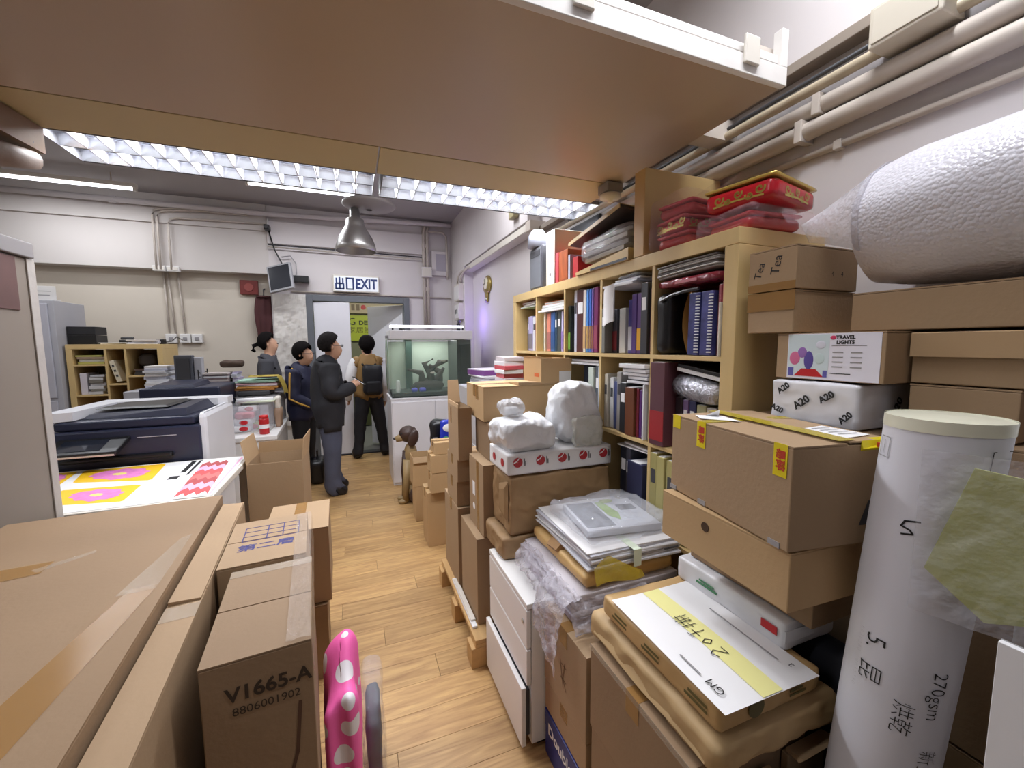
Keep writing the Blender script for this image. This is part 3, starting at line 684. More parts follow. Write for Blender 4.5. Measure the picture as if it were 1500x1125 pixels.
B().poly([(-.665 - c2.x, 2.24 - c2.y, .0015), (-.655 - c2.x, 2.24 - c2.y, .0015), (-.672 - c2.x, 2.93 - c2.y, .0015), (-.682 - c2.x, 2.93 - c2.y, .0015)]).ob('zigzag_band', ROSE[1], s2_)

# ---- large copier
cp = thing('copier', 'large navy and white photocopier behind the printed sheets', 'copier', (-1.27, 3.02, 0))
CW = mat('copier_white', (216, 216, 220), .4, .02)
B().box(-.36, .36, .02, .66, 0, .78, .01).ob('cabinet', CW, cp)
B().box(-.36, .36, .0, .66, .785, 1.02, .012).ob('engine', NAVY, cp)
B().box(.345, .385, .02, .67, .5, 1.09, .03).ob('side_cover', CW, cp)
B().box(-.30, .22, -.03, .12, .84, .868, .01).ob('output_tray', BLACK, cp)
B().box(-.33, .33, .02, .6, 1.022, 1.075, .012).ob('scanner_lid', NAVY, cp)
B().hexa([(-.24, .10, 1.077), (.28, .06, 1.077), (.31, .5, 1.077), (-.24, .5, 1.077), (-.22, .13, 1.10), (.27, .10, 1.12), (.28, .46, 1.135), (-.22, .46, 1.12)]).ob('document_feeder', mat('feeder_dark', (44, 46, 62), .35, .05), cp)
B().hexa([(-.22, .18, 1.122), (.16, .14, 1.126), (.2, .44, 1.134), (-.18, .44, 1.128), (-.2, .2, 1.13), (.14, .17, 1.136), (.17, .42, 1.146), (-.16, .42, 1.138)]).ob('feeder_tray', BLACK, cp)
B().poly([(-.375, .0, 1.08), (-.25, .04, 1.08), (-.245, .505, 1.08), (.33, .505, 1.08), (.38, .55, 1.08), (.38, .69, 1.08), (-.375, .69, 1.08)], .05).ob('rear_cover', CW, cp)
cpp = B().box(-.16, .16, -.09, .09, 0, .025, .006).ob('control_panel', BLACK, cp, (-.14, -.08, .93), (R(18), 0, 0))
B().box(-.15, .15, -.092, -.088, .002, .012).ob('panel_edge', OFFW, cpp)
B().box(-.12, .08, -.06, .06, .0255, .027).ob('touch_screen', mat('panel_glass', (26, 30, 40), .1, 0), cpp)
B().box(.05, .24, -.004, 0, .965, .969).ob('trim_line', LGREY, cp)
# ---- second copier / multifunction printer
c2p = thing('printer', 'smaller navy topped printer on pale paper drawers beyond the copier', 'printer', (-1.33, 4.05, 0))
B().box(-.26, .26, .0, .5, 0, .62, .01).ob('drawer_stack', CW, c2p)
B().box(-.25, .25, -.006, 0, .64 - .30, .5, .004).ob('paper_drawer', OFFW, c2p); B().box(-.25, .25, -.006, 0, .14, .3, .004).ob('paper_drawer', OFFW, c2p)
B().box(-.26, .26, .0, .5, .625, .95, .012).ob('engine', CW, c2p)
B().box(-.27, .27, -.01, .5, 1.02, 1.17, .012).ob('scanner_top', NAVY, c2p)
B().box(.06, .27, -.01, .5, .955, 1.015, .01).ob('engine_side', NAVY, c2p); B().box(-.27, -.2, -.01, .5, .955, 1.015, .01).ob('engine_side', NAVY, c2p)
B().box(-.2, .06, .03, .5, .952, .962).ob('output_bay', BLACK, c2p)
B().hexa([(-.2, .0, 1.172), (.1, .0, 1.172), (.1, .4, 1.172), (-.2, .4, 1.172), (-.18, .02, 1.195), (.08, .02, 1.195), (.08, .38, 1.21), (-.18, .38, 1.21)]).ob('document_feeder', NAVY, c2p)
for k in range(2): B().box(.14, .20, -.008, -.006, .53 + k * .05, .55 + k * .05).ob('printed_mark', GREYP, c2p)
cu_ = thing('paper_cup', 'small white cup beside the navy topped printer', 'cup', (-1.68, 4.15, .0))
B().box(-.06, .06, -.06, .06, 0, .98, .004).ob('pedestal', OFFW, cu_); B().lathe([(.03, .98), (.042, 1.06), (.038, 1.06), (.028, .985)], 16, closed=True).ob('cup', WHITE, cu_, smooth=True)
cu_['label'] = 'small white cup on a narrow stand beside the navy topped printer'

# ---- white desk
dk = thing('white_desk', 'long white office desk running toward the people', 'desk', (-.875, 4.36, 0), R(2.4))
B().box(-.165, .22, -.49, .49, .715, .75, .003).ob('desk_top', WHITE, dk)
B().box(-.16, .20, -.47, -.445, 0, .715, .002).ob('front_panel', WHITE, dk)
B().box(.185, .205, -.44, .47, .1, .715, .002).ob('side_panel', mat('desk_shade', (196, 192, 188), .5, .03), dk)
B().box(-.16, .184, .45, .47, 0, .715, .002).ob('rear_panel', WHITE, dk)
# snack box
sb = thing('snack_box', 'clear plastic box of red and white snack packets on the white desk', 'box', (-.87, 4.2, .751))
B().box(-.15, .15, -.12, .12, .0, .006).ob('box_base', OFFW, sb)
b = B().box(-.15, -.147, -.12, .12, .006, .24).box(.147, .15, -.12, .12, .006, .24).box(-.147, .147, -.12, -.117, .006, .24).box(-.147, .147, .117, .12, .006, .24)
b.ob('box_wall', FILM, sb)
for k, (x, y, z, m_, rz) in enumerate(((-.07, -.06, .008, PAPER, 4), (.0, .05, .008, mat('packet_green', (176, 190, 90), .4, .1, 12), -6), (-.06, -.05, .062, PAPER, -5), (-.05, -.03, .115, mat('packet_pink', (214, 120, 130), .4, .15, 20), 8), (-.03, .03, .17, PAPER, -4))):
    p = rbox(.15, .13, .06, .02, 6, .008, 9, k + 2).ob('snack_packet', m_, sb, (x, y, z), (0, 0, R(rz)), smooth=True)
    B().ell((.02, -.068, .03), (.035, .003, .02)).ob('printed_oval', RED, p)
cn = thing('drink_can', 'red tin can with white label in front of the snack box', 'can', (-.745, 3.99, .751))
B().lathe([(.001, 0), (.036, 0), (.038, .006), (.038, .125), (.034, .135), (.001, .135)], 20).ob('can', mat('can_red', (176, 30, 34), .35, .05), cn, smooth=True)
B().lathe([(.0385, .05), (.0387, .085)], 20).ob('label_band', PAPER, cn, smooth=True); B().lathe([(.001, .135), (.034, .136), (.034, .16), (.001, .165)], 20).ob('lid', mat('lid_red', (196, 34, 36), .35, .0), cn, smooth=True)
rp = thing('paper_roll', 'flattened white paper roll lying on top of the snack box', 'paper', (-.84, 4.2, .999))
B().tube([(-.14, -.02, .024), (.14, .02, .024)], .022, 12).ob('roll', PAPER, rp, smooth=True); rbox(.30, .16, .02, .008, 6, .003, 8, 4).ob('sheet_pad', mat('mint_paper', (206, 214, 190), .7, .03), rp, (0, .05, 0))
# grey printer with folders
gp = thing('desk_printer', 'low grey desktop printer on the white desk under coloured folders', 'printer', (-.868, 4.67, .751))
B().box(-.19, .17, -.2, .2, 0, .28, .012).ob('body', GREYP, gp); B().box(-.17, .1, -.21, .1, .285, .33, .01).ob('top_tray', DGREY, gp); B().box(-.16, .0, -.235, -.2, .1, .13).ob('output_slot', BLACK, gp); B().box(-.185, -.13, -.215, -.2, .2, .24).ob('button_panel', OFFW, gp)
fo = thing('folder_stack', 'stack of orange, pink and mint folders on the grey desktop printer', 'folder', (-.868, 4.64, 1.083))
for k, (c_, zz) in enumerate((((170, 110, 46), 0), ((196, 140, 66), .02), ((214, 196, 200), .042), ((196, 150, 160), .056), ((176, 206, 184), .074), ((160, 200, 180), .086))):
    B().box(-.19, .15, -.16, .16, zz, zz + (.018 if k < 3 else .010), .002).ob('folder', mat('folder_%d' % k, c_, .6, .04), fo, (.01 * (k % 3), 0, .0), (0, 0, R((-4, 3, -2, 5, -3, 2)[k])))
ev = thing('manila_envelope', 'big olive manila envelope hanging over the folder stack', 'envelope', (-.738, 4.575, 1.210))
def evf(u, v):
    s = u * .42
    x = -.20 + s if s < .24 else .04 + .05 * math.sin((s - .24) / .18 * 1.5); z = .0 if s < .24 else -(s - .24) * 1.0
    return (x, -.12 + v * .26 + .02 * u, z + .012 * math.sin(v * 5) + .004)
B().grid(evf, 16, 8).ob('envelope', mat('manila_olive', (172, 150, 62), .6, .06, 5), ev, smooth=True, fixn=False)
for k in range(3): B().poly([(-.22 + k * .05, -.09, .02), (-.19 + k * .05, -.09, .02), (-.19 + k * .05, -.06, .02), (-.22 + k * .05, -.06, .02)], .001).ob('label_patch', PAPER if k % 2 else INK, ev)
gb = thing('gift_bag', 'crumpled brown paper bag with white flap on the desk corner', 'bag', (-.685, 4.33, .751))
rbox(.055, .12, .18, .02, 6, .01, 9, 3).ob('bag', mat('bag_brown', (160, 132, 110), .7, .08, 8), gb, smooth=True); rbox(.05, .11, .12, .02, 6, .012, 9, 7).ob('paper', OFFW, gb, (0, .01, .165), smooth=True)
B().box(-.02, .02, .07, .09, 0, .12, .004).ob('blue_packet', NAVY, gb)
pn = thing('pencil_box', 'grey stand of small tools behind the snack box', 'holder', (-1.0, 4.38, .751))
rbox(.09, .12, .2, .03, 6, .01, 8, 8).ob('cloth_bag', mat('bag_grey', (146, 140, 130), .7, .08), pn, smooth=True); B().box(.01, .022, -.02, .0, .18, .27).ob('red_pen', mat('pen_maroon', (90, 20, 30), .4, 0), pn)

# ---- low cabinet at the back with stacks and a monitor
lc = thing('low_cabinet', 'low grey cabinet holding paper stacks in front of the far wall', 'cabinet', (-1.5, 4.9, 0))
B().box(-.45, .4, -.25, .12, 0, 1.10, .004).ob('body', LGREY, lc)
for x in (-.44, -.02): B().box(x, x + .4, -.256, -.25, .06, 1.04, .003).ob('door', mat('cab_door', (186, 184, 186), .45, .03), lc)
def paper_stack(name, label, x, y, z, sx, sy, n, th, cols, rz=0, cat='paper'):
    t = thing(name, label, cat, (x, y, z), R(rz)); zz = 0
    for k in range(n):
        h = th * random.uniform(.7, 1.3)
        B().box(-sx / 2, sx / 2, -sy / 2, sy / 2, zz + .0004, zz + h, min(.002, h * .2)).ob('paper_bundle', mat('stackp_%d_%d_%d' % cols[k % len(cols)], cols[k % len(cols)], .7, .03), t, (random.uniform(-.01, .01), random.uniform(-.01, .01), 0), (0, 0, R(random.uniform(-4, 4))))
        zz += h
    return t, zz
WH = [(214, 214, 218), (190, 192, 204), (206, 200, 196), (226, 226, 226)]
paper_stack('paper_stack', 'tall stack of pale papers left of the grey monitor', -1.73, 4.86, 1.101, .17, .25, 11, .021, WH)
pm = thing('desktop_monitor', 'dark grey monitor seen from the side with a green power light', 'screen', (-1.52, 4.78, 1.101))
pmc = B().box(-.075, .075, -.03, .03, .0, .32, .008).ob('case', mat('monitor_slate', (78, 80, 88), .45, .04), pm, (0, 0, .0), (0, 0, R(-8)))
B().box(-.055, .055, -.034, -.03, .03, .29).ob('recess', DGREY, pmc); B().box(.035, .05, -.0345, -.03, .045, .06).ob('power_light', mat('led_green', (170, 240, 190), .3, 0, emit=3), pmc)
B().box(.075, .14, -.02, .06, .0, .30, .006).ob('rear_shell', LGREY, pm)
paper_stack('paper_stack', 'heap of magazines in a wire tray right of the grey monitor', -1.275, 4.86, 1.101, .20, .22, 9, .016, [(196, 186, 182), (150, 130, 130), (206, 206, 210), (120, 106, 110)])
wt = thing('wire_tray', 'black wire tray side holding the heap of magazines', 'tray', (-1.40, 4.72, 1.101))
for z in (.03, .07, .11, .15): B().tube([(0, 0, z), (0, .26, z)], .004, 6).ob('wire', BLACK, wt)
for y in (0, .26): B().tube([(0, y, 0), (0, y, .18)], .005, 6).ob('wire', BLACK, wt)
bx_ = thing('brown_bag', 'dark brown cloth bag on the magazines near the ponytail woman', 'bag', (-1.16, 4.90, 1.29))
rbox(.20, .12, .07, .03, 8, .012, 9, 4).ob('bag', mat('dark_brown_cloth', (70, 52, 40), .7, .1), bx_, smooth=True)
paper_stack('paper_stack', 'white and lilac papers at the end of the low cabinet', -1.13, 4.92, 1.101, .05, .18, 8, .02, [(206, 208, 220), (190, 180, 206), (220, 220, 224)])

# ---- cube bookcase against the far wall
cbk = thing('cube_bookcase', 'beige birch cube bookcase against the far left wall', 'bookcase', (-2.19, 5.2, 0))
w2, zt = .365, 1.53
B().box(-w2, w2, 0, .39, zt - .045, zt, .002).ob('top_board', WOODL, cbk)
B().box(-w2, -w2 + .045, 0, .39, 0, zt - .045, .002).ob('side_board', WOODL, cbk); B().box(w2 - .045, w2, 0, .39, 0, zt - .045, .002).ob('side_board', WOODL, cbk)
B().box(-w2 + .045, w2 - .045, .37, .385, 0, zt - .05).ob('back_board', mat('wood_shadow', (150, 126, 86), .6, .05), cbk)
for x in (-.08, .07): B().box(x - .008, x + .008, 0, .37, 0, zt - .046).ob('divider', WOODL, cbk)
for x0, x1, z in ((-.32, -.088, 1.34), (-.32, -.088, 1.05), (-.072, .062, 1.15), (.078, .32, 1.225), (-.32, -.088, .7), (-.072, .062, .8), (.078, .32, .85)):
    B().box(x0, x1, 0, .37, z - .016, z, .001).ob('shelf', WOODL, cbk)
B().box(-.32, .32, 0, .37, .0, .06).ob('plinth', WOODL, cbk)
paper_stack('paper_stack', 'olive and white papers in the top left cubby of the beige cube bookcase', -2.39, 5.35, 1.341, .2, .24, 4, .022, [(170, 166, 90), (220, 220, 216), (150, 130, 110)])
paper_stack('paper_stack', 'stack of binders lying in the middle left cubby of beige cube bookcase', -2.362, 5.35, 1.051, .11, .24, 7, .030, [(190, 190, 194), (120, 116, 108), (206, 204, 204)])
paper_stack('paper_stack', 'upright white folder beside the binders in the beige cube bookcase', -2.460, 5.35, 1.051, .05, .24, 1, .20, [(212, 206, 214)])
bf = thing('box_file', 'cream box file leaning in the middle column of beige cube bookcase', 'folder', (-2.19, 5.22, 1.152), 0)
q = B().box(-.02, .02, 0, .24, 0, .21, .002).ob('file', mat('file_cream', (214, 204, 180), .6, .04), bf, (.0, 0, .016), (0, R(-14), 0))
for z in (.05, .1, .15): B().box(-.008, .008, -.002, 0, z, z + .02).ob('spine_mark', DGREY, q)
paper_stack('paper_stack', 'dark trays on the right hand shelf of the beige cube bookcase', -1.995, 5.35, 1.226, .17, .22, 3, .02, [(52, 48, 46), (36, 34, 36), (90, 70, 60)])
bx_ = thing('dark_lump', 'dark cloth bundle on the black trays in the beige bookcase', 'bag', (-1.99, 5.35, 1.30)); rbox(.15, .16, .14, .05, 8, .02, 9, 4).ob('bundle', mat('dark_taupe', (60, 52, 46), .8, .12, 9), bx_, smooth=True)
bx_ = thing('small_box', 'small brown box in the low middle cubby of beige cube bookcase', 'box', (-2.195, 5.3, .802)); B().box(-.045, .045, -.06, .08, 0, .13, .003).ob('body', CARD2, bx_); B().box(-.05, .05, -.06, .08, .131, .134).ob('lid', CARD, bx_)
bb = thing('black_box', 'black box on the left end of the beige cube bookcase', 'box', (-2.47, 5.38, 1.531))
B().box(-.1, .11, -.1, .1, 0, .09, .004).ob('base', BLACK, bb); B().box(-.1, .11, -.1, .1, .094, .17, .004).ob('lid', mat('soft_black', (30, 30, 34), .6, .05), bb)
paper_stack('paper_stack', 'thin sheaf of loose papers on the cube bookcase top beside the black box', -2.22, 5.36, 1.531, .22, .22, 2, .008, [(214, 210, 200), (226, 224, 220)])
paper_stack('paper_stack', 'flat white papers on the cube bookcase top near the sockets', -2.0, 5.36, 1.531, .24, .22, 3, .014, WH)
bx_ = thing('desk_phone', 'black phone on the cube bookcase top', 'phone', (-2.13, 5.30, 1.549)); B().box(-.05, .05, -.05, .05, 0, .025, .006).ob('base', BLACK, bx_); B().tube([(-.05, 0, .04), (.05, 0, .04)], .012, 8).ob('handset', BLACK, bx_)
bx_ = thing('black_adapter', 'black adapter and cables on the right end of bookcase top', 'adapter', (-1.88, 5.36, 1.531)); B().box(-.04, .03, -.03, .03, 0, .05, .006).ob('body', BLACK, bx_); B().tube([(.03, 0, .02), (.05, .1, .03), (.03, .3, .08), (.0, .55, .05)], .005, 6).ob('cable', BLACK, bx_)
# ---- grey lockers
lk = thing('steel_lockers', 'grey two-tier steel locker column at the far left', 'locker', (-2.768, 5.0, 0))
B().box(-.25, .24, .0, .46, 0, 1.93, .004).ob('carcass', LGREY, lk)
LKD = mat('locker_door', (186, 186, 196), .4, .02)
for z0, z1 in ((1.04, 1.90), (.12, 1.01)):
    d_ = B().box(-.23, .20, -.016, -.002, z0, z1, .003).ob('door', LKD, lk)
    B().box(.10, .14, -.03, -.016, z0 + .28, z0 + .40, .005).ob('handle', GREYP, d_)
    for k in range(3): B().box(-.12, .05, -.018, -.016, z1 - .12 - k * .03, z1 - .11 - k * .03).ob('vent_slot', DGREY, d_)
sgn = thing('locker_sign', 'white sign card with small print on top of the lockers', 'sign', (-2.70, 5.05, 1.931))
B().box(-.17, .17, 0, .012, 0, .13, .002).ob('card', WHITE, sgn); B().box(-.05, .13, -.001, 0, .045, .052).box(-.0, .14, -.001, 0, .08, .086).ob('print_line', GREYP, sgn); B().box(-.17, .17, .012, .06, 0, .01).ob('foot', WHITE, sgn)

for o in list(COL.objects):      # the cube bookcase and what stands on it sit a little forward of the wall
    l = o.get('label', '')
    if o.parent is None and ('cube bookcase' in l or 'beige bookcase' in l or 'bookcase top' in l): o.location += Vector((.048, -.15, 0))
# ================================================================ RIGHT ROW (aisle side, near to far)
# ---- white drawer pedestal
pd = thing('drawer_pedestal', 'white three drawer pedestal beside the aisle under the plastic wrapped papers', 'cabinet', (.535, 1.463, 0))
B().box(.02, .42, -.212, .212, .03, .56, .002).ob('carcass', WHITE, pd)
B().box(.0, .42, -.214, .214, .562, .582, .002).ob('top', WHITE, pd)
for k, (z0, z1, px) in enumerate(((.41, .556, .0), (.268, .404, .0), (.03, .262, -.02))):
    q = B().box(px, px + .018, -.212, .212, z0, z1, .003).ob('drawer', WHITE, pd)
    B().box(px + .018, .3, -.19, .19, z0 + .02, z1 - .03).ob('drawer_tray', DGREY if k == 2 else OFFW, q)
    if k == 0: B().lathe([(.001, 0), (.008, 0), (.008, .004), (.001, .004)], 12).ob('lock', STEEL, q, (-.0, -.18, .50), (0, R(-90), 0))
for y in (-.17, .17): B().box(.05, .09, y - .02, y + .02, 0, .03).box(.34, .38, y - .02, y + .02, 0, .03).ob('castor', BLACK, pd)

# ---- carton column right of the pedestal
da = thing('copy_paper_box', 'dark blue copy paper box lettered Double A at the column foot', 'box', (.775, 1.095, 0))
B().box(-.172, .172, -.142, .142, 0, .17, .003).ob('body', mat('double_blue', (34, 46, 124), .4, .25, 4), da)
B().box(-.174, .174, -.144, .144, .11, .175, .003).ob('lid', mat('double_lid', (30, 40, 110), .4, .06, 5), da)
text('Double A', .058, PAPER, da, (-.1745, .0, .118), FACE_NX, bold=.0015)
carton('kraft carton on the dark blue copy paper box', .605, .948, .962, 1.242, .178, .295, m=CARD, seam='x')
P2 = carton('taller kraft carton with a white sticker under the plastic wrapped papers', .602, .948, .960, 1.243, .297, .578, m=CARD, seam='x')
B().box(-.1745, -.1735, .05, .085, .15, .20).ob('sticker', PAPER, P2)
strokes([[(-.02, .04), (.0, -.05)], [(-.01, .03), (.02, .03)], [(.01, .04), (.0, -.02), (.02, -.05)], [(-.02, -.02), (.02, -.02)]], .004, mat('faint_print', (112, 82, 54), .7, 0), P2, (-.174, .0, .12), FACE_NX, name='printed_mark')
# ---- cartons below the kraft packs
K2 = carton('lower near carton with taped edge in front of the column', .600, .945, .560, .935, .395, .645, m=CARD2, seam='x')
B().box(-.174, -.1726, -.19, .19, .235, .2505).ob('tape', CTAPE, K2)
carton('carton under the taped near carton', .603, .942, .565, .930, .142, .392, m=CARD2, seam='x')
carton('lowest carton of the near right stack', .603, .942, .565, .930, 0, .139, m=CARD2, seam='x')
fl = thing('flat_carton_bundle', 'bundle of flattened brown cartons at the bottom edge under the kraft packs', 'box', (.735, .485, 0))
B().box(-.10, .10, -.065, .065, 0, .50, .003).ob('support_carton', CARD2, fl)
for k in range(7): B().box(-.10 + .002 * k, .10 - .004 * k, -.065 + .003 * k, .065, .501 + k * .012, .511 + k * .012, .002).ob('flat_sheet', CARD if k % 2 else CARDIN, fl)
wd = thing('folded_carton', 'thin folded carton wedged between the kraft packs and white roll', 'box', (.925, .531, 0))
B().box(-.065, .06, .010, .026, 0, .59, .002).ob('body', CARD, wd); B().hexa([(-.06, -.01, .592), (.06, -.01, .592), (.06, .02, .592), (-.06, .02, .592), (-.055, -.018, .604), (.065, -.018, .608), (.06, .02, .60), (-.06, .02, .60)]).ob('flap', CARDIN, wd)
# ---- kraft packs with the marked white sheet
k2 = thing('kraft_package', 'larger lower kraft paper package under the marked white sheet', 'package', (.802, .745, .648))
rbox(.37, .46, .078, .022, 30, .008, 8, 3, crease=True).ob('wrapping', KRAFT, k2, smooth=True)
B().grid(lambda u, v: (-.187 + .02 * u, -.2 + v * .4, .02 + .035 * u + .004 * math.sin(v * 9)), 3, 10).ob('folded_edge', KRAFT, k2, smooth=True)
k1 = thing('kraft_package', 'upper kraft ream package directly under the marked white sheet', 'package', (.782, .73, .735))
rbox(.295, .40, .056, .010, 30, .004, 9, 8, crease=True).ob('wrapping', mat('ream_kraft', (190, 156, 106), .5, .06, 7, .3, 14), k1, smooth=True)
LOGO = mat('olive_logo', (92, 84, 44), .5, .1)
B().lathe([(.001, 0), (.022, 0), (.022, .0015), (.001, .0015)], 20).ob('printed_logo', LOGO, k1, (-.05, -.2015, .03), (R(90), 0, 0))
for y in (-.14, .0, .12):
    for j in range(2): B().box(-.1495, -.1485, y - .03, y + .03 - .01 * j, .020 + .012 * j, .026 + .012 * j).ob('print_line', LOGO, k1)
for j in range(3): B().box(.05, .10 - .01 * j, -.2025, -.2015, .018 + .01 * j, .023 + .01 * j).ob('print_line', LOGO, k1)
ws = thing('paper_sheet', 'white sheet with yellow tape and handwritten 20 on top of kraft packs', 'paper', (.765, .70, .7965), R(-1))
B().grid(lambda u, v: (-.132 + u * .264, -.188 + v * .376, .0035 * math.sin(u * 3) * math.sin(v * 4)), 8, 8).ob('sheet', PAPER, ws, smooth=True, fixn=False)
B().grid(lambda u, v: (-.03 + u * .055, -.186 + v * .372, .0015 + .0035 * math.sin((.386 + u * .21) * 3) * math.sin(v * 4)), 4, 8).ob('yellow_tape', mat('yellow_tape', (236, 231, 158), .35, .03), ws, smooth=True, fixn=False)
zz = .0062
PEN = [[(-.085, .02), (-.065, .035), (-.055, .015), (-.085, -.02), (-.055, -.02)], [(-.03, .0), (-.015, .02), (-.005, .0), (-.018, -.018), (-.03, 0)], [(.015, .028), (.04, .034)], [(.012, .005), (.05, .008)], [(.03, .03), (.03, -.03)], [(.07, .03), (.068, -.03)], [(.06, .01), (.082, .016)], [(.058, -.01), (.08, -.002)], [(.09, .03), (.088, -.028), (.094, -.022)], [(.10, .034), (.10, -.03)], [(.118, .03), (.118, -.03)], [(.084, .012), (.125, .016)], [(.088, -.01), (.122, -.006)]]
PEN = [[(x * .68, y * .68) for x, y in l] for l in PEN]
strokes(PEN, .0022, INK, ws, (-.015, -.02, zz), (0, 0, R(90)))
text('GM', .027, INK, ws, (-.10, -.135, zz - .002), (0, 0, R(90)))
B().box(-.106, -.102, -.10, -.04, .004, .0046).ob('print_line', GREYP, ws); B().box(.085, .088, -.13, .06, .005, .0056).ob('print_line', GREYP, ws)
text('2', .018, INK, ws, (.10, -.15, .0045), (0, 0, R(90)))
of = thing('olive_film', 'crumpled olive yellow film standing behind the marked white sheet', 'wrap', (.70, .955, .795))
B().grid(lambda u, v: (-.07 + u * .17, .01 * math.sin(u * 6) + .015 * v, v * (.075 * (1 - abs(u - .32) * 1.25)) + .002), 12, 6).ob('film', mat('olive_film', (176, 150, 40), .2, .1, 10, alpha=.8, bump=.8, bscale=20, bdist=.02), of, smooth=True, fixn=False)
# ---- dark bags filling the gap behind the packs
nb = thing('navy_bag', 'dark navy cloth bag in the gap behind the kraft packs', 'bag', (1.048, .70, 0))
rbox(.10, .40, .782, .05, 12, .012, 6, 2).ob('bag', mat('midnight_cloth', (26, 28, 38), .7, .1), nb, smooth=True)
gbg = thing('green_bag', 'small leaf green bag beside the white paper roll', 'bag', (1.062, .43, .0))
rbox(.062, .10, .66, .035, 10, .008, 8, 6).ob('bag', mat('leaf_green', (70, 124, 40), .5, .1), gbg, smooth=True)
# ---- white wrapped ream
wr = thing('white_ream', 'long white wrapped ream lying behind the marked white sheet', 'package', (.985, .755, .79))
rbox(.18, .335, .07, .010, 24, .004, 9, 5, crease=True).ob('wrapping', mat('ream_white', (214, 214, 218), .4, .03, 5, .2, 14), wr, smooth=True)
B().hexa([(-.09, -.165, .02), (.0, -.172, .02), (.0, -.172, .05), (-.09, -.165, .05), (-.088, -.168, .02), (.0, -.176, .03), (.0, -.176, .04), (-.088, -.168, .05)]).ob('folded_end', mat('ream_white', (214, 214, 218)), wr)
B().box(-.0925, -.0905, .02, .09, .028, .034).box(-.0925, -.0905, .03, .08, .038, .042).ob('green_mark', mat('green_print', (70, 130, 90), .6, 0), wr)
B().box(-.0925, -.0915, -.15, -.11, .03, .05).ob('red_mark', RED, wr)
fb = carton('flat brown carton between the white ream and the long carton', .925, 1.07, .55, .90, .863, .960, m=CARD2, tape=False)
# ---- long carton and the big yellow-taped carton
LC = carton('long plain carton under the yellow taped carton', .792, 1.03, .505, .882, .963, 1.088, rz=-3, m=CARD3, seam='y', tape=False, name='long_carton')
B().lathe([(.001, 0), (.012, 0), (.012, .001), (.001, .001)], 14).ob('punched_hole', mat('hole_brown', (70, 48, 30), .8, 0), LC, (-.1195, .03, .085), (0, R(-90), 0))
BC = carton('big worn carton sealed with yellow and red tape', .802, 1.062, .490, .875, 1.091, 1.302, rz=-9, m=CARD, seam='y', tape=False, lift=.004, name='taped_carton')
YT = mat('yellow_seal_tape', (226, 206, 34), .25, .06, 20, alpha=.97); YT2 = mat('yellow_clear_tape', (196, 176, 60), .25, .06, 20, alpha=.65)
RT = mat('red_print', (188, 60, 36), .4, 0)
for y, h in ((.172, .035), (.07, .065), (-.165, .065)):
    q = B().box(-.1312, -.1302, y - .016, y + .016, .211 - h, .2125).ob('yellow_tape', YT, BC)
    if h > .05: text('易碎', .022, RT, q, (-.1318, y, .18), (R(90), R(90), R(-90)), bold=.001)
B().box(-.13, .13, .055, .085, .2120, .2128).ob('yellow_tape', YT2, BC); B().box(-.02, .02, -.19, .19, .2165, .2172).ob('yellow_tape', YT2, BC); b = B()
b.box(.02, .13, -.1915, -.165, .2118, .2126).ob('yellow_tape', YT, BC)
B().hexa([(.03, -.1935, .195), (.13, -.194, .195), (.13, -.1935, .212), (.03, -.1935, .212), (.03, -.198, .20), (.13, -.205, .205), (.131, -.194, .2155), (.03, -.1935, .2155)]).ob('yellow_tape', YT, BC)
for x in (.06, .08, .10): B().box(x, x + .008, -.2055, -.2005, .203, .212).ob('red_stripe', RT, BC)
B().poly([(-.11, .10, .2135), (-.04, .04, .2135), (-.03, .12, .2135), (-.09, .15, .2135)], .001).poly([(-.075, .13, .214), (-.04, .12, .214), (-.055, .10, .235)], .001).ob('shipping_label', PAPER, BC)
B().poly([(.02, -.17, .215), (.11, -.15, .2135), (.10, -.05, .2135), (.03, -.07, .215)], .001).ob('shipping_label', PAPER, BC)
for k in range(4): B().box(.04, .09, -.14 + k * .02, -.137 + k * .02, .2165, .2169).ob('label_line', GREYP, BC)
B().poly([(.04, -.1832, .04), (.075, -.1832, .04), (.085, -.1832, .09), (.06, -.1832, .09)], .0004, (0, -1, 0)).ob('dark_sticker', DGREY, BC, (0, -.0097, 0))
text('SW-7621', .014, mat('stamp_brown2', (96, 66, 44), .7, 0), BC, (.085, -.1932, .15), (R(90), R(90), 0))
for y in (-.16, .06, .18): B().box(-.1315, -.1295, y - .014, y + .014, .0, .012).ob('grey_tape_scrap', GREYP, BC)
# ---- stack against the right wall
carton('tall plain carton hidden low behind the white wrapped pack', 1.115, 1.46, .555, .895, .655, 1.286, m=CARD2)
carton('tall plain carton at floor level behind the navy bag', 1.115, 1.46, .555, .895, 0, .65, m=CARD2)
carton('tall plain carton at floor level by the right wall near the foam board', 1.16, 1.47, .10, .54, 0, .64, m=CARD2)
carton('tall plain carton behind the white paper roll', 1.16, 1.47, .10, .54, .645, 1.296, m=CARD2)
a2 = thing('wrapped_pack', 'white wrapped paper pack printed A20 beneath the travel lights box', 'package', (1.25, .695, 1.289))
rbox(.30, .215, .112, .009, 26, .004, 9, 6, crease=True).ob('wrapping', mat('pack_white', (222, 222, 228), .35, .03, 5, .3, 14), a2, smooth=True)
for y, z, r_, s_ in ((.02, .055, -38, .027), (-.04, .075, -35, .023), (.07, .088, -40, .022), (.085, .03, 20, .021), (-.085, .03, -45, .02)):
    text('A20', s_, INK, a2, (-.1535, y, z), (R(90), R(r_), R(-90)), bold=.001)
text('A20', .032, INK, a2, (.0, -.1115, .05), (R(90), R(-60), 0), bold=.001)
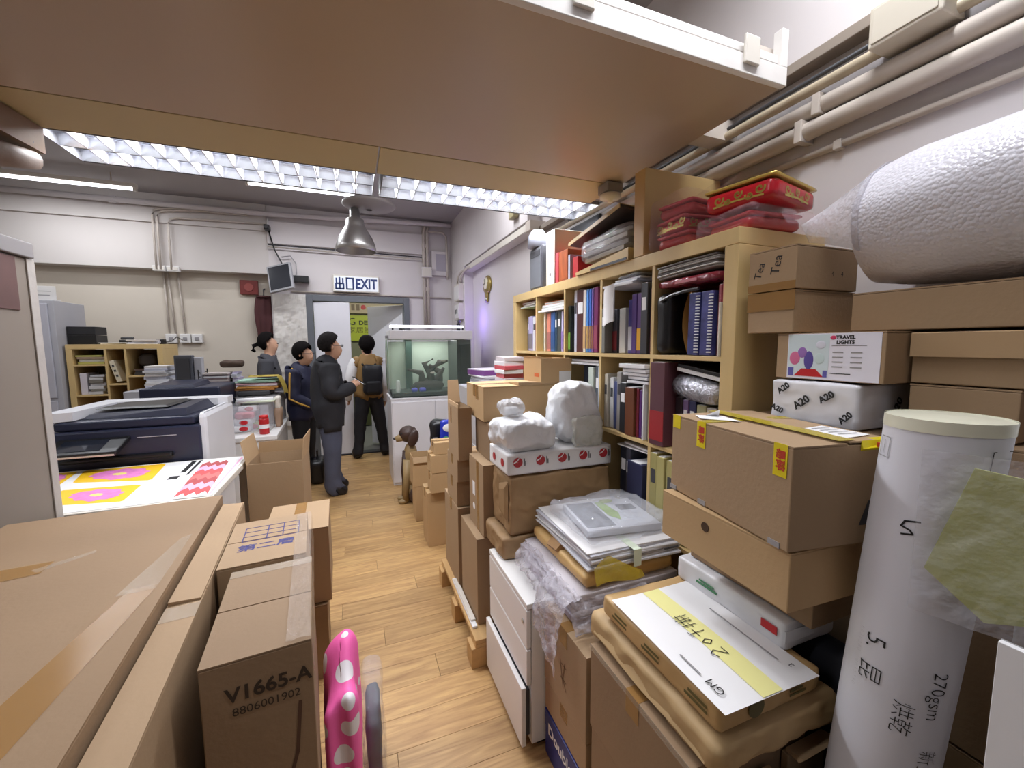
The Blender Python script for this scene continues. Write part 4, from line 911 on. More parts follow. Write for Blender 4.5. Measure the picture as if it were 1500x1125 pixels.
tv = carton('carton with a colourful TRAVEL LIGHTS label facing the aisle', 1.112, 1.40, .548, .80, 1.405, 1.526, m=CARD, tape=False, seam='x')
tvl = B().box(-.1452, -.1442, -.118, .094, .002, .119).ob('label', mat('label_white', (228, 226, 238), .4, .02), tv)
B().box(-.1456, -.1452, -.01, .092, .008, .117).ob('label_picture', mat('label_mint', (206, 220, 226), .4, .04), tvl)
B().poly([(-.1458, .0, .008), (-.1458, .075, .008), (-.1458, .055, .028), (-.1458, .02, .028)]).ob('red_carpet', RED, tvl)
b = B(); b.box(-.146, -.1457, .076, .09, .008, .03).ob('picture_block', mat('pic_blue', (96, 92, 168), .4, 0), tvl)
B().box(-.146, -.1457, -.008, .002, .008, .025).ob('picture_block', mat('pic_blue', (96, 92, 168)), tvl)
for y, z, ry, rz_, cl in ((.074, .055, .014, .018, (208, 110, 150)), (.055, .07, .012, .014, (150, 110, 180)), (.038, .05, .012, .024, (86, 72, 150)), (.012, .055, .012, .014, (196, 214, 216)), (.01, .09, .012, .01, (214, 216, 230))):
    B().ell((-.1458, y, z), (.0006, ry, rz_), 14).ob('picture_blob', mat('blob_%d%d%d' % cl, cl, .4, 0), tvl)
text('TRAVEL', .012, INK, tvl, (-.1458, -.045, .108), FACE_NX, bold=.0006); text('LIGHTS', .012, INK, tvl, (-.1458, -.045, .096), FACE_NX, bold=.0006)
B().ell((-.1458, -.018, .108), (.0005, .007, .005)).ob('pink_mark', mat('mark_pink', (206, 60, 100), .4, 0), tvl)
for k in range(4):
    for y in (-.03, -.07): B().box(-.1457, -.1453, y - .012, y + .012, .034 + k * .012, .037 + k * .012).ob('label_line', GREYP, tvl)
B().box(-.1457, -.1453, -.09, -.015, .088, .089).box(-.1457, -.1453, -.06, -.015, .018, .020).ob('label_line', INK, tvl)
te1 = carton('upper of two small cartons, handwritten Tea, beside the bookcase end', 1.102, 1.36, .752, .892, 1.646, 1.762, m=CARD, tape=False, seam='x')
te0 = carton('lower of two small cartons taped together beside the bookcase end', 1.104, 1.36, .754, .890, 1.529, 1.643, m=CARD, tape=False, seam='x')
text('Tea', .036, INK, te1, (-.1296, -.015, .07), (R(90), R(-80), R(-90))); text('Tea', .032, INK, te1, (-.1296, .035, .06), (R(90), R(-75), R(-90)))
for a_, b_2 in ((te1, (0, .022)), (te0, (.062, .114))): B().box(-.1302, -.1294, -.070, .070, *b_2).ob('tape', TAPE, a_)
text('4', .02, INK, te1, (.02, -.0706, .045), FACE_NY); text('4', .02, INK, te1, (.06, -.0706, .045), FACE_NY)
carton('long carton right under the bubble wrap roll', 1.20, 1.47, .30, .672, 1.529, 1.624, rz=2, m=CARD, tape=False, seam='y', name='long_carton')
cu2 = carton('small carton with a loose lid flap, second from top right', 1.20, 1.47, .352, .540, 1.408, 1.522, m=CARD, seam='y', tape=False)
B().hexa([(-.139, -.1, .06), (-.136, -.1, .06), (-.136, .094, .06), (-.139, .094, .06), (-.139, -.1, .112), (-.136, -.1, .114), (-.136, .094, .114), (-.139, .094, .112)]).ob('lid_flap', CARDIN, cu2, (-.008, 0, 0), (0, 0, 0))
carton('plain carton directly above the top of the white paper roll', 1.20, 1.47, .37, .540, 1.300, 1.405, m=CARD, seam='y', tape=False)
rp2 = thing('paper_roll', 'smaller white paper roll standing at the right frame edge', 'paper', (1.05, .245, 0)); B().lathe([(.0, 0), (.055, 0), (.055, 1.41), (.05, 1.415), (.02, 1.415), (.02, 1.3)], 20).ob('roll', PAPER, rp2, smooth=True); B().box(-.0555, .0, -.01, .01, .9, .95).ob('label', OFFW, rp2)
# ---- bubble wrap roll
bw = thing('bubble_wrap_roll', 'huge roll of bubble wrap lying on the cartons along the right wall', 'roll', (1.315, .67, 1.803))
BW = bpy.data.materials.new('bubble_wrap'); BW.use_nodes = True
nt = BW.node_tree; pb = nt.nodes['Principled BSDF']; pb.inputs['Base Color'].default_value = lin((224, 222, 230)) + (1,); pb.inputs['Roughness'].default_value = .28; pb.inputs['Alpha'].default_value = .97
tcn = nt.nodes.new('ShaderNodeTexCoord'); vo = nt.nodes.new('ShaderNodeTexVoronoi'); vo.inputs['Scale'].default_value = 130; nt.links.new(tcn.outputs['Object'], vo.inputs['Vector'])
bpn = nt.nodes.new('ShaderNodeBump'); bpn.inputs['Strength'].default_value = .45; bpn.inputs['Distance'].default_value = .004; bpn.invert = True; nt.links.new(vo.outputs['Distance'], bpn.inputs['Height']); nt.links.new(bpn.outputs[0], pb.inputs['Normal'])
def bwf(u, v):
    a = u * 2 * math.pi; y = -v * 1.0
    rr = .166 + .006 * noise.noise(Vector((math.cos(a) * 2, math.sin(a) * 2, v * 6))) - (.02 * max(0, 1 - v * 12)) 
    return (math.cos(a) * rr, y, math.sin(a) * rr * .99)
bwb = B().grid(bwf, 48, 30)
bwb.grid(lambda u, v: (math.cos(u * 6.2832) * .146 * v, .0, math.sin(u * 6.2832) * .146 * v), 32, 8)
bwb.ob('wrap', BW, bw, smooth=True)
def flp(u, v):   # loose tail of film drooping off the far end onto the tea carton
    a = R(90) + R(120) * v; rr = .155
    p0 = Vector((math.cos(a) * rr, -.02, math.sin(a) * rr)); p1 = Vector((-.11 + .02 * v, .145 - .01 * v, .02 - .05 * v))
    p = p0.lerp(p1, u); p.z += .006 * math.sin(v * 14) * u * (1 - u) * 4 * .5 + .012 * u
    return p
B().grid(flp, 10, 20).ob('loose_tail', mat('bubble_tail', (216, 214, 222), .25, 0, alpha=.55, bump=.8, bscale=60, bdist=.01), bw, smooth=True, fixn=False)
# ---- the tall white paper roll
def axis(z): return Vector((.945 - (.02 * (1.37 - z)), .372 + .062 * (1.37 - z), z))
RR = .078
ro = thing('paper_roll', 'tall white roll of 270gsm paper with Chinese handwriting leaning on the cartons', 'paper', (0, 0, 0))
def rolf(u, v):
    c = axis(v * 1.37); a = u * 2 * math.pi
    return (c.x + RR * math.cos(a), c.y + RR * math.sin(a), c.z)
b = B().grid(rolf, 48, 8); ce = axis(1.37)
b.grid(lambda u, v: (ce.x + math.cos(u * 6.2832) * RR * (1 - v), ce.y + math.sin(u * 6.2832) * RR * (1 - v), 1.368), 48, 2)
b.ob('roll', mat('roll_white', (226, 226, 234), .45, .04, 3), ro, smooth=True)
b = B().grid(lambda u, v: (ce.x + math.cos(u * 6.2832) * RR * (1 - v), ce.y + math.sin(u * 6.2832) * RR * (1 - v), 1.3715 + .004 * math.sin(v * 1.6)), 48, 3); b.grid(lambda u, v: tuple(axis(1.37 - .018 * v) + Vector(((RR + .0012) * math.cos(u * 6.2832), (RR + .0012) * math.sin(u * 6.2832), .003 * (1 - v)))), 48, 3)
b.ob('yellowed_wrap', mat('yellowed_tape', (230, 229, 208), .2, .06, 12), ro, smooth=True, fixn=False)
def onroll(ang):   # text laid down the roll: baseline runs down, letter tops to the right
    def f(p):
        z = ZT[0] - p[0]; a = R(ang) + p[1] / RR
        c = axis(z); return (c.x + (RR + .0014) * math.cos(a), c.y + (RR + .0014) * math.sin(a), z)
    return f
ZT = [0]
# angle of the side facing the camera
a0 = math.degrees(math.atan2(-axis(1.0).y, -axis(1.0).x))
ZT[0] = .90; text('270gsm', .030, INK, ro, (0, 0, 0), (0, 0, 0), bold=-.0004, warp=onroll(a0 + 38))
ZT[0] = .735; text('新皇書本', .030, INK, ro, (0, 0, 0), (0, 0, 0), bold=-.0004, warp=onroll(a0 + 40))
ZT[0] = .61; text('雙面白咭', .030, INK, ro, (0, 0, 0), (0, 0, 0), bold=-.0004, warp=onroll(a0 + 42))
ZT[0] = .845; text('烘乾', .032, INK, ro, (0, 0, 0), (0, 0, 0), bold=-.0004, warp=onroll(a0 + 8))
ZT[0] = .96; text('5.', .042, INK, ro, (0, 0, 0), (0, 0, 0), bold=-.0004, warp=onroll(a0 - 28)); ZT[0] = .90; text('昆', .040, INK, ro, (0, 0, 0), (0, 0, 0), bold=-.0004, warp=onroll(a0 - 30))
ZT[0] = 1.19; strokes([[(-.012, .018), (-.008, .0), (.002, -.004), (.006, .008), (.012, .012), (.016, -.002)]], .003, INK, ro, (0, 0, 0), (0, 0, 0), warp=onroll(a0 - 20))
for zt in (.95, .88): 
    ZT[0] = zt; text('8 0 3 6 2 8 8', .010, GREYP, ro, (0, 0, 0), (0, 0, 0), bold=-.0004, warp=onroll(a0 - 45))
ZT[0] = 1.315; strokes([[(-.018, -.012), (.018, -.012), (.018, .012), (-.018, .012), (-.018, -.012)], [(-.012, 0), (.012, 0)]], .0015, GREYP, ro, (0, 0, 0), (0, 0, 0), name='stamp_frame', warp=onroll(a0 - 62))
ZT[0] = 1.31; strokes([[(-.02, -.02), (.02, -.02), (.02, .02), (-.02, .02), (-.02, -.02)]], .0015, INK, ro, (0, 0, 0), (0, 0, 0), name='stamp_frame', warp=onroll(a0 + 58))
# ---- yellow-green sheet in a clear sleeve
ys = thing('yellow_sheet', 'yellow green sheet in a crumpled clear sleeve resting against the white roll', 'paper', (.868, .30, 1.20), R(20))
B().poly([(0, .048, -.065), (0, -.02, -.125), (0, -.085, -.10), (0, -.085, .10), (0, .005, .11)], .003, (1, 0, 0)).ob('sheet', mat('lime_sheet', (190, 194, 100), .5, .06, 4, .15, 8), ys)
B().grid(lambda u, v: (-.004 - .004 * noise.noise(Vector((u * 8, v * 8, 2))), .062 - u * .155, -.14 + v * .27), 14, 18).ob('sleeve', FILM, ys, smooth=True, fixn=False)
# ---- foam board at the lower right corner
fo_ = thing('foam_board', 'white foam board standing at the lower right corner', 'board', (.80, .05, 0), R(3))
B().box(0, .010, -.45, .19, 0, 1.10, .001).ob('board', PAPER, fo_); B().box(.010, .0125, -.45, .19, 0, 1.10).ob('backing_sheet', GREYP, fo_)

# ---- wrapped bundles on the pedestal
bn = thing('wrapped_papers', 'grey lilac paper bundle in clear plastic hanging over the pedestal', 'package', (.845, 1.30, .5825))
for k in range(4): rbox(.42, .43, .026, .006, 8, .002, 8, k + 1).ob('paper_pack', mat('lilac_paper_%d' % (k % 2), ((168, 160, 172), (190, 184, 190))[k % 2], .6, .04), bn, (.004 * (k % 2), 0, k * .0265), smooth=True)
def flm(u, v):
    y = -.24 + u * .42; n = noise.noise(Vector((u * 7, v * 5, 3))); n2 = noise.noise(Vector((u * 17, v * 11, 7)))
    if v < .35: x = -.192 - .045 * (v / .35); z = .104 + .004 * (v / .35) + .006 * n
    elif y > -.07:
        t = (v - .35) / .65; x = -.23 - .035 * math.sin(t * 2.6) - .012 * n; z = .105 - t * .088
    else:
        t = (v - .35) / .65; x = -.238 - .045 * (.35 + math.sin(t * 2.2)) - .010 * n; z = .105 - t * (.16 + .5 * (-.07 - y))
    zz_ = z + .010 * n2
    return (x + .014 * n2 * min(1, v * 2), y + .010 * n, max(zz_, .006) if y > -.075 else zz_)
B().grid(flm, 40, 30).ob('plastic_wrap', mat('crinkled_film', (214, 210, 220), .12, 0, alpha=.42, bump=1.0, bscale=26, bdist=.02, spec=.9), bn, smooth=True, fixn=False)
def flm2(u, v):
    x = -.235 + u * .30; n = noise.noise(Vector((u * 9, v * 5, 13)))
    z = max(.10 - v * (.16 - .12 * u), .008 + .006 * abs(n))
    return (x, -.225 - .02 * math.sin(v * 3) - .02 * n - (.03 * v if z < .03 else 0), z)
B().grid(flm2, 24, 16).ob('plastic_wrap', MATS['crinkled_film'], bn, smooth=True, fixn=False)
kp = thing('kraft_package', 'tan kraft package under the magazine stack on the pedestal', 'package', (.86, 1.305, .692))
rbox(.37, .43, .053, .022, 28, .006, 8, 11, crease=True).ob('wrapping', mat('tan_kraft', (206, 168, 108), .5, .05, 6, .4, 12), kp, smooth=True)
B().hexa([(-.185, .05, .03), (-.175, -.03, .03), (-.16, -.03, .058), (-.16, .06, .058), (-.20, .04, .05), (-.192, -.02, .05), (-.17, -.02, .07), (-.17, .05, .07)]).ob('torn_flap', mat('tan_dark', (150, 112, 66), .6, .06), kp)
mg = thing('magazine_stack', 'stack of grey white magazines bound with a pale strap', 'magazine', (.872, 1.285, .762))
zz = 0
for k in range(8):
    h = (.008, .006, .009, .005)[k % 4]
    B().box(-.185 + .004 * (k % 3), .19 - .005 * (k % 2), -.21 + .004 * (k % 4), .215, zz + .0003, zz + h, .0012).ob('magazine', mat('mag_%d' % (k % 4), ((206, 206, 212), (224, 224, 228), (176, 176, 184), (216, 214, 214))[k % 4], .45, .04), mg, (0, 0, 0), (0, 0, R((-2, 3, -1, 2, 0, -3, 1, -2)[k])))
    zz += h
b = B().box(-.03, .0, -.228, -.2265, -.002, zz + .001).box(-.03, .0, -.228, .1, zz + .0003, zz + .0012)
b.ob('strap', mat('strap_mint', (206, 216, 196), .4, .03), mg)
B().box(-.14, -.08, -.225, -.2225, .008, .012).ob('dark_edge', DGREY, mg); B().box(.1, .16, -.225, -.2225, .030, .036).ob('dark_edge', DGREY, mg)
mb = thing('magazine_bag', 'clear plastic bag with a green and grey magazine on the stack top', 'bag', (.892, 1.275, .822))
B().box(-.14, .15, -.12, .13, .002, .028, .003).ob('magazine', mat('mag_cover', (176, 178, 186), .3, .05), mb, (0, 0, 0), (0, 0, R(-8)))
g_ = B().box(-.13, -.02, -.10, .12, .0285, .0292).ob('cover_panel', mat('cover_grey', (88, 90, 98), .3, .1), mb, (0, 0, 0), (0, 0, R(-8)))
B().poly([(-.01, .11, .0288), (.02, .12, .0288), (.04, .0, .0288), (.02, -.06, .0288), (-.01, -.02, .0288)], .0006).ob('cover_green', mat('cover_green', (120, 150, 40), .3, .3, 20), mb, (0, 0, 0), (0, 0, R(-8)))
B().box(.06, .13, .02, .07, .0285, .0291).ob('cover_dark_box', DGREY, mb, (0, 0, 0), (0, 0, R(-8)))
B().ell((.06, .11, .0288), (.03, .02, .0006)).ob('cover_leaf', mat('cover_leaf', (150, 164, 90), .3, .1), mb)
rbox(.37, .33, .060, .028, 30, .013, 8, 4, crease=True).ob('film', mat('bag_film', (226, 228, 236), .07, 0, alpha=.30, bump=1.0, bscale=18, bdist=.03, spec=.9), mb, smooth=True)

# ---- kraft bundles and the white logo box 
kb2 = thing('kraft_bundle', 'creased lower kraft bundle behind the pedestal top', 'package', (.80, 1.665, .584))
rbox(.50, .235, .10, .018, 30, .009, 8, 9, crease=True).ob('wrapping', KRAFTD, kb2, smooth=True)
kb = thing('kraft_bundle', 'big dark kraft wrapped bundle under the white box with red logos', 'package', (.835, 1.66, .690))
rbox(.50, .235, .256, .014, 34, .008, 8, 2, crease=True).ob('wrapping', KRAFTD, kb, smooth=True)
B().hexa([(-.251, -.10, .05), (-.256, .0, .08), (-.256, .0, .20), (-.251, -.10, .235), (-.262, -.08, .08), (-.264, -.02, .10), (-.264, -.02, .18), (-.262, -.08, .2)]).ob('folded_end', KRAFTD, kb)
wb = thing('logo_box', 'white paper box printed with a row of round red logos', 'box', (.832, 1.665, .9535))
WBM = mat('ream_box_white', (230, 229, 230), .4, .02)
rbox(.51, .245, .09, .006, 10, .0012, 9, 3).ob('body', WBM, wb, smooth=True)
for k, x in enumerate((-.21, -.105, 0, .105, .21)):
    q = B().lathe([(.001, 0), (.021, 0), (.021, .001), (.001, .001)], 24).ob('red_logo', mat('logo_red', (176, 44, 52), .4, .03), wb, (x, -.1236, .055), (R(90), 0, 0))
    B().poly([(-.02, -.004, .0012), (-.004, .003, .0012), (.004, .012, .0012), (.008, .018, .0012), (.003, .019, .0012), (-.004, .008, .0012), (-.019, .002, .0012)]).ob('logo_swirl', WBM, q)
    for j in range(2): B().box(x + .028 + j * .006, x + .031 + j * .006, -.1243, -.1235, .038, .07 - .012 * j).ob('print_line', DGREY, wb)
for y in (-.06, .05):
    B().lathe([(.001, 0), (.018, 0), (.018, .001), (.001, .001)], 20).ob('red_logo', MATS['logo_red'], wb, (-.2563, y, .045), (0, R(-90), 0))
ba = thing('white_bag', 'wide white plastic wrapped parcel lying on the red logo box', 'bag', (.690, 1.655, 1.0455), R(4))
rbox(.265, .24, .135, .05, 30, .020, 6, 5, crease=True).ob('bag', FILMW, ba, smooth=True)
bb2 = thing('white_bag', 'taller white plastic wrapped parcel against the bookcase, topmost of the pile', 'bag', (.957, 1.68, 1.0455), R(-6))
rbox(.235, .22, .285, .08, 30, .024, 5, 12, crease=True).ob('bag', FILMW, bb2, smooth=True)
rbox(.15, .05, .14, .022, 20, .016, 9, 8, crease=True).ob('film_fold', mat('fold_film', (224, 224, 214), .10, 0, alpha=.45, bump=1.0, bscale=20, bdist=.03, spec=.9), bb2, (.02, -.125, .0), smooth=True)
cbg = thing('clear_bag', 'small clear plastic bag on the wide white parcel, left end', 'bag', (.655, 1.70, 1.186))
rbox(.12, .12, .075, .03, 14, .014, 9, 2, crease=True).ob('film', mat('frost_film', (222, 224, 228), .15, 0, alpha=.5, bump=1.0, bscale=24, bdist=.02), cbg, smooth=True)
rbox(.06, .06, .03, .012, 6, .004, 10, 3).ob('contents', PAPER, cbg, (0, 0, .004), smooth=True)

# ---- pallet and the tall cartons on it
pa = thing('wooden_pallet', 'wooden pallet at the aisle edge under the tall cartons', 'pallet', (.47, 1.70, 0))
PW = mat('pallet_pine', (196, 158, 106), .7, .10, 4, .3, 30, stretch=(8, 1, 8))
for x in (0, .24, .47):
    B().box(x, x + .10, 0, .78, .118, .138, .002).ob('deck_board', PW, pa)
for y in (0, .34, .69):
    B().box(-.0, .57, y, y + .09, .100, .117, .002).ob('cross_board', PW, pa)
    for x in (0, .24, .47): B().box(x - .018 if x == 0 else x, x + .09, y, y + .09, .0, .0995, .003).ob('block', PW, pa)
T1 = carton('tall carton on the pallet beside the kraft bundles', .512, .95, 1.80, 2.105, .139, .572, m=CARD, seam='y')
U1 = carton('tall carton with two white stickers on the pallet carton', .548, .95, 1.80, 2.05, .575, .93, m=CARD, seam='y')
B().box(-.2019, -.2012, .02, .06, .16, .23).ob('sticker', PAPER, U1); B().lathe([(.001, 0), (.018, 0), (.018, .0008), (.001, .0008)], 16).ob('sticker', PAPER, U1, (-.2012, .04, .10), (0, R(-90), 0))
B().box(-.2017, -.2012, -.05, -.01, .0, .35).ob('tape', TAPE, U1)
carton('carton at the far end of the pallet', .50, .90, 2.13, 2.475, .139, .60, m=CARD, seam='x')
pp = thing('paper_wad', 'folded white papers stuck between pallet and tall carton', 'paper', (.492, 2.0, .1388))
B().box(-.012, .012, -.22, .22, 0, .012, .002).ob('papers', PAPER, pp, (0, 0, 0)); B().box(-.010, .014, -.18, .2, .0125, .02, .002).ob('papers', OFFW, pp)
carton('small carton, lower of two on the far pallet carton', .502, .80, 2.15, 2.40, .603, .748, m=CARD, seam='x')
carton('small carton, upper of two on the far pallet carton', .50, .78, 2.12, 2.37, .751, .882, m=CARD, seam='x')
oc = open_carton('tall narrow carton with one flap standing up beside the fish tank view', .498, .572, 2.075, 2.32, .885, 1.17, {'W': (96, .02), 'N': (80, .13), 'E': (-80, .03)}, m=CARD)
B().box(-.0376, -.0371, .03, .06, .18, .27).ob('tape', TAPE, oc)
carton('carton standing between the stickered carton and the opened carton', .60, .90, 1.86, 2.10, .933, 1.118, m=CARD2, seam='y')
Q = carton('wide carton with slightly raised top flaps below the bookcase shelf', .585, 1.06, 1.90, 2.215, 1.121, 1.294, m=CARD3, seam='x', lift=.0, tape=True)
B().hexa([(-.05, -.157, .174), (.23, -.157, .174), (.2, -.01, .177), (-.05, -.01, .177), (-.05, -.16, .19), (.23, -.165, .182), (.2, -.01, .180), (-.05, -.01, .181)]).ob('raised_flap', CARDIN, Q)
B().box(-.2385, -.2378, -.07, -.03, .1, .174).ob('tape', TAPE, Q)
ob_ = open_carton('small torn open carton of white papers in front of the bookcase', .895, 1.072, 1.89, 2.12, 1.302, 1.428, {'W': (60, .012)}, m=CARD3)
B().box(-.0890, -.0885, -.09, -.03, .03, .05).ob('red_print', mat('orange_print', (196, 96, 50), .6, 0), ob_); rbox(.15, .2, .10, .01, 6, .003, 8, 3).ob('white_papers', PAPER, ob_, (0, 0, .006))
B().poly([(.015, -.1153, .0), (.085, -.1153, .0), (.085, -.1153, .06), (.015, -.1153, .06)], .001, (0, -1, 0)).ob('white_label', PAPER, ob_)
# ---- far small cartons by the fish tank
carton('knee high carton at floor level nearest the fish tank', .462, .77, 2.93, 3.16, 0, .415, m=CARD3, seam='x')
carton('small carton, lower of two on the knee high carton', .49, .74, 2.90, 3.08, .418, .565, m=CARD3, seam='x')
carton('small carton, middle one on the knee high carton', .492, .74, 2.90, 3.08, .568, .70, m=CARD3, seam='x')
carton('small carton topping the pile by the fish tank', .52, .74, 2.91, 3.06, .703, .79, m=CARD3, seam='x')
open_carton('small opened carton next to the dog statue', .425, .60, 3.42, 3.62, .305, .56, {'S': (-70, .05), 'E': (70, .08)}, m=CARD3)
carton('low carton under the small opened carton', .44, .62, 3.42, 3.62, 0, .302, m=CARD3)
carton('waist high carton hidden behind the small cartons', .66, .98, 3.26, 3.6, 0, .60, m=CARD)
det = thing('detergent_pouch', 'bright blue refill pouch with white and green print below the tank', 'pouch', (.72, 3.40, .602))
rbox(.13, .07, .27, .03, 10, .008, 8, 2).ob('pouch', mat('pouch_blue', (34, 52, 176), .25, .12, 9), det, smooth=True); B().ell((0, -.033, .20), (.045, .008, .035)).ob('white_print', PAPER, det); B().ell((-.02, -.034, .09), (.035, .006, .04)).ob('green_print', mat('pouch_green', (60, 140, 90), .3, .1), det)
bbn = thing('black_pouch', 'black bin bag bundle left of the bright blue refill pouch', 'bag', (.70, 3.54, .602)); rbox(.2, .12, .25, .05, 8, .015, 9, 4).ob('bag', mat('bin_black', (22, 22, 26), .3, .1), bbn, smooth=True); B().box(-.09, -.05, -.07, -.06, .02, .1).ob('grey_tag', GREYP, bbn)
cab2 = thing('filing_cabinet', 'grey low cabinet behind the cartons holding a purple folder', 'cabinet', (.92, 2.82, 0))
B().box(-.13, .15, -.32, .42, 0, 1.185, .004).ob('body', LGREY, cab2); 
for z in (.02, .42, .82): B().box(-.136, -.13, -.30, .40, z, z + .36, .003).ob('drawer', MATS['cab_door'], cab2)
t_, z_ = paper_stack('paper_stack', 'pile of loose grey papers under the purple folder', .95, 2.92, 1.186, .22, .30, 7, .014, [(206, 206, 212), (176, 176, 184), (222, 222, 226), (150, 150, 158)])
pf_ = thing('purple_folder', 'flat purple and white box folder on the grey paper pile', 'folder', (.955, 2.92, 1.186 + z_ + .002), R(12))
B().box(-.12, .10, -.12, .14, 0, .035, .003).ob('folder', mat('purple_plastic', (116, 70, 132), .4, .05), pf_); B().box(-.12, .10, -.12, .14, .0355, .043, .002).ob('lid', mat('lilac_lid', (206, 200, 212), .5, .03), pf_)
paper_stack('magazine_stack', 'red and white magazines heaped at the left end of bookcase', .985, 2.60, 1.186, .14, .18, 8, .031, [(196, 84, 92), (226, 222, 224), (206, 196, 198), (214, 110, 116), (228, 228, 228)], cat='magazine')

# ================================================================ FISH TANK
GLASS = mat('tank_glass', (200, 224, 212), .02, 0, alpha=.06, spec=.8)
TKW = mat('tank_cabinet_white', (222, 220, 224), .35, .02)
ft = thing('fish_tank', 'large glass fish tank with white hood and green tinted water', 'aquarium', (.36, 4.43, .945))
W_, D_, H_ = .88, .50, .62
B().box(0, W_, 0, D_, 0, .012).ob('base_glass', mat('tank_base', (40, 46, 44), .3, 0), ft)
for a in ((0, W_, 0, .01), (0, W_, D_ - .01, D_), (0, .01, .01, D_ - .01), (W_ - .01, W_, .01, D_ - .01)): B().box(*a, .012, H_).ob('glass_pane', GLASS, ft)
B().box(.012, W_ - .012, .012, D_ - .012, .05, H_ - .06).ob('water', mat('tank_water', (196, 226, 206), .05, 0, alpha=.05, spec=.3), ft)
B().box(.012, W_ - .012, .012, D_ - .012, .0125, .048).ob('gravel_bed', mat('black_gravel', (30, 32, 32), .8, .3, 60, .8, 80), ft)
B().box(.012, W_ - .012, D_ - .018, D_ - .012, .05, H_ - .02).ob('back_film', mat('back_film_green', (184, 196, 182), .6, .12, 2), ft)
B().box(W_ - .17, W_ - .012, .012, D_ - .02, .05, H_ - .005).ob('overflow_box', mat('overflow_black', (20, 22, 28), .3, .05), ft)
B().box(.2, .27, D_ - .09, D_ - .03, .05, H_).ob('filter_column', mat('filter_green', (40, 66, 58), .4, .05), ft)
B().box(-.005, W_ + .005, -.006, D_ + .006, H_, H_ + .095, .004).ob('hood', TKW, ft)
B().tube([(.03, .02, H_ + .1), (.03, .02, H_ + .13)], .01, 6).ob('lamp_foot', BLACK, ft); B().tube([(W_ - .1, .02, H_ + .1), (W_ - .1, .02, H_ + .13)], .01, 6).ob('lamp_foot', BLACK, ft)
B().box(.0, W_ - .1, -.01, .06, H_ + .125, H_ + .15, .004).ob('led_bar', mat('led_white', (240, 242, 255), .3, 0, emit=2.5), ft)
area('tank_lamp', (.80, 4.70, 1.56), .6, .2, 3.0, (.94, 1.0, .96))
pu = bpy.data.lights.new('violet_lamp', 'POINT'); pu.energy = 2.2; pu.color = (.30, .16, 1.0); pu.shadow_soft_size = .04
po = bpy.data.objects.new('violet_lamp', pu); po.location = (1.30, 4.85, 1.80); COL.objects.link(po)
vl = thing('violet_lamp', 'small violet clip lamp behind the fish tank hood', 'light', (1.30, 4.98, 1.66)); B().box(-.02, .02, -.02, .02, 0, .10, .004).ob('clip', BLACK, vl); B().ell((0, -.02, .12), (.02, .03, .02)).ob('head', DGREY, vl)
vl.location = (1.20, 4.88, 1.665)
DW = mat('driftwood', (44, 32, 30), .8, .2, 12, .6, 30)
dw = thing('driftwood', 'dark branching driftwood inside the fish tank', 'driftwood', (.80, 4.66, .994))
for pts, rr in (([(-.2, 0, .0), (-.05, .02, .08), (.08, .0, .12), (.16, -.02, .25)], [.05, .06, .045, .015]), ([(-.08, 0, .06), (-.1, -.02, .2), (-.25, -.03, .24)], [.05, .035, .012]), ([(.02, 0, .1), (.0, -.02, .22), (.1, -.05, .31), (.2, -.05, .33)], [.05, .045, .035, .012]), ([(.0, 0, .2), (-.06, .02, .3), (.05, .05, .35)], [.04, .03, .01]), ([(.1, 0, .1), (.12, .03, .2), (.0, .04, .28)], [.05, .04, .02])):
    B().tube(pts, rr, 8).ob('branch', DW, dw, smooth=True)
rbox(.36, .2, .10, .05, 10, .03, 8, 3).ob('root_base', DW, dw, (-.02, 0, 0), smooth=True)
for k, (x, z) in enumerate(((-.15, .07), (.02, .2), (.14, .33))): B().ell((x, -.08, z), (.03, .012, .012)).ob('pale_scar', mat('pale_wood', (166, 158, 146), .7, .1), dw)
for k, (x, lab) in enumerate(((.60, 'small violet blue stone at the left of driftwood in the tank'), (.69, 'violet blue stone under the driftwood in the tank'))):
    t = tag(rbox(.07, .06, .045, .02, 5, .01, 9, k).ob('blue_stone', mat('stone_blue', (62, 58, 170), .5, .2, 20), None, (x, 4.50, .994), smooth=True), lab, 'stone')
sl = tag(rbox(.05, .05, .14, .02, 6, .004, 9, 2).ob('tank_thermometer', mat('frosted_clear', (206, 212, 206), .3, .0, alpha=.6), None, (.43, 4.49, .994), smooth=True), 'small frosted plastic cylinder at the left front inside the tank', 'gauge')
fs = thing('tank_stand', 'white cabinet stand carrying the fish tank', 'cabinet', (.345, 4.42, 0))
B().box(0, .92, 0, .54, 0, .925, .003).ob('carcass', TKW, fs); B().box(-.004, .924, -.005, .544, .925, .944, .002).ob('top', TKW, fs)
for x in (.01, .466): B().box(x, x + .448, -.016, -.001, .03, .90, .003).ob('door', TKW, fs)
mir = thing('glass_disc', 'tall oval greenish glass disc clipped to the left end of tank hood', 'glass', (.333, 4.62, 1.30))
B().ell((0, 0, 0), (.012, .14, .30), 24).ob('disc', mat('disc_green', (136, 160, 132), .15, .05, alpha=.75), mir, smooth=True)
B().box(-.01, .021, -.03, .03, .28, .31, .002).ob('clip', GREYP, mir)
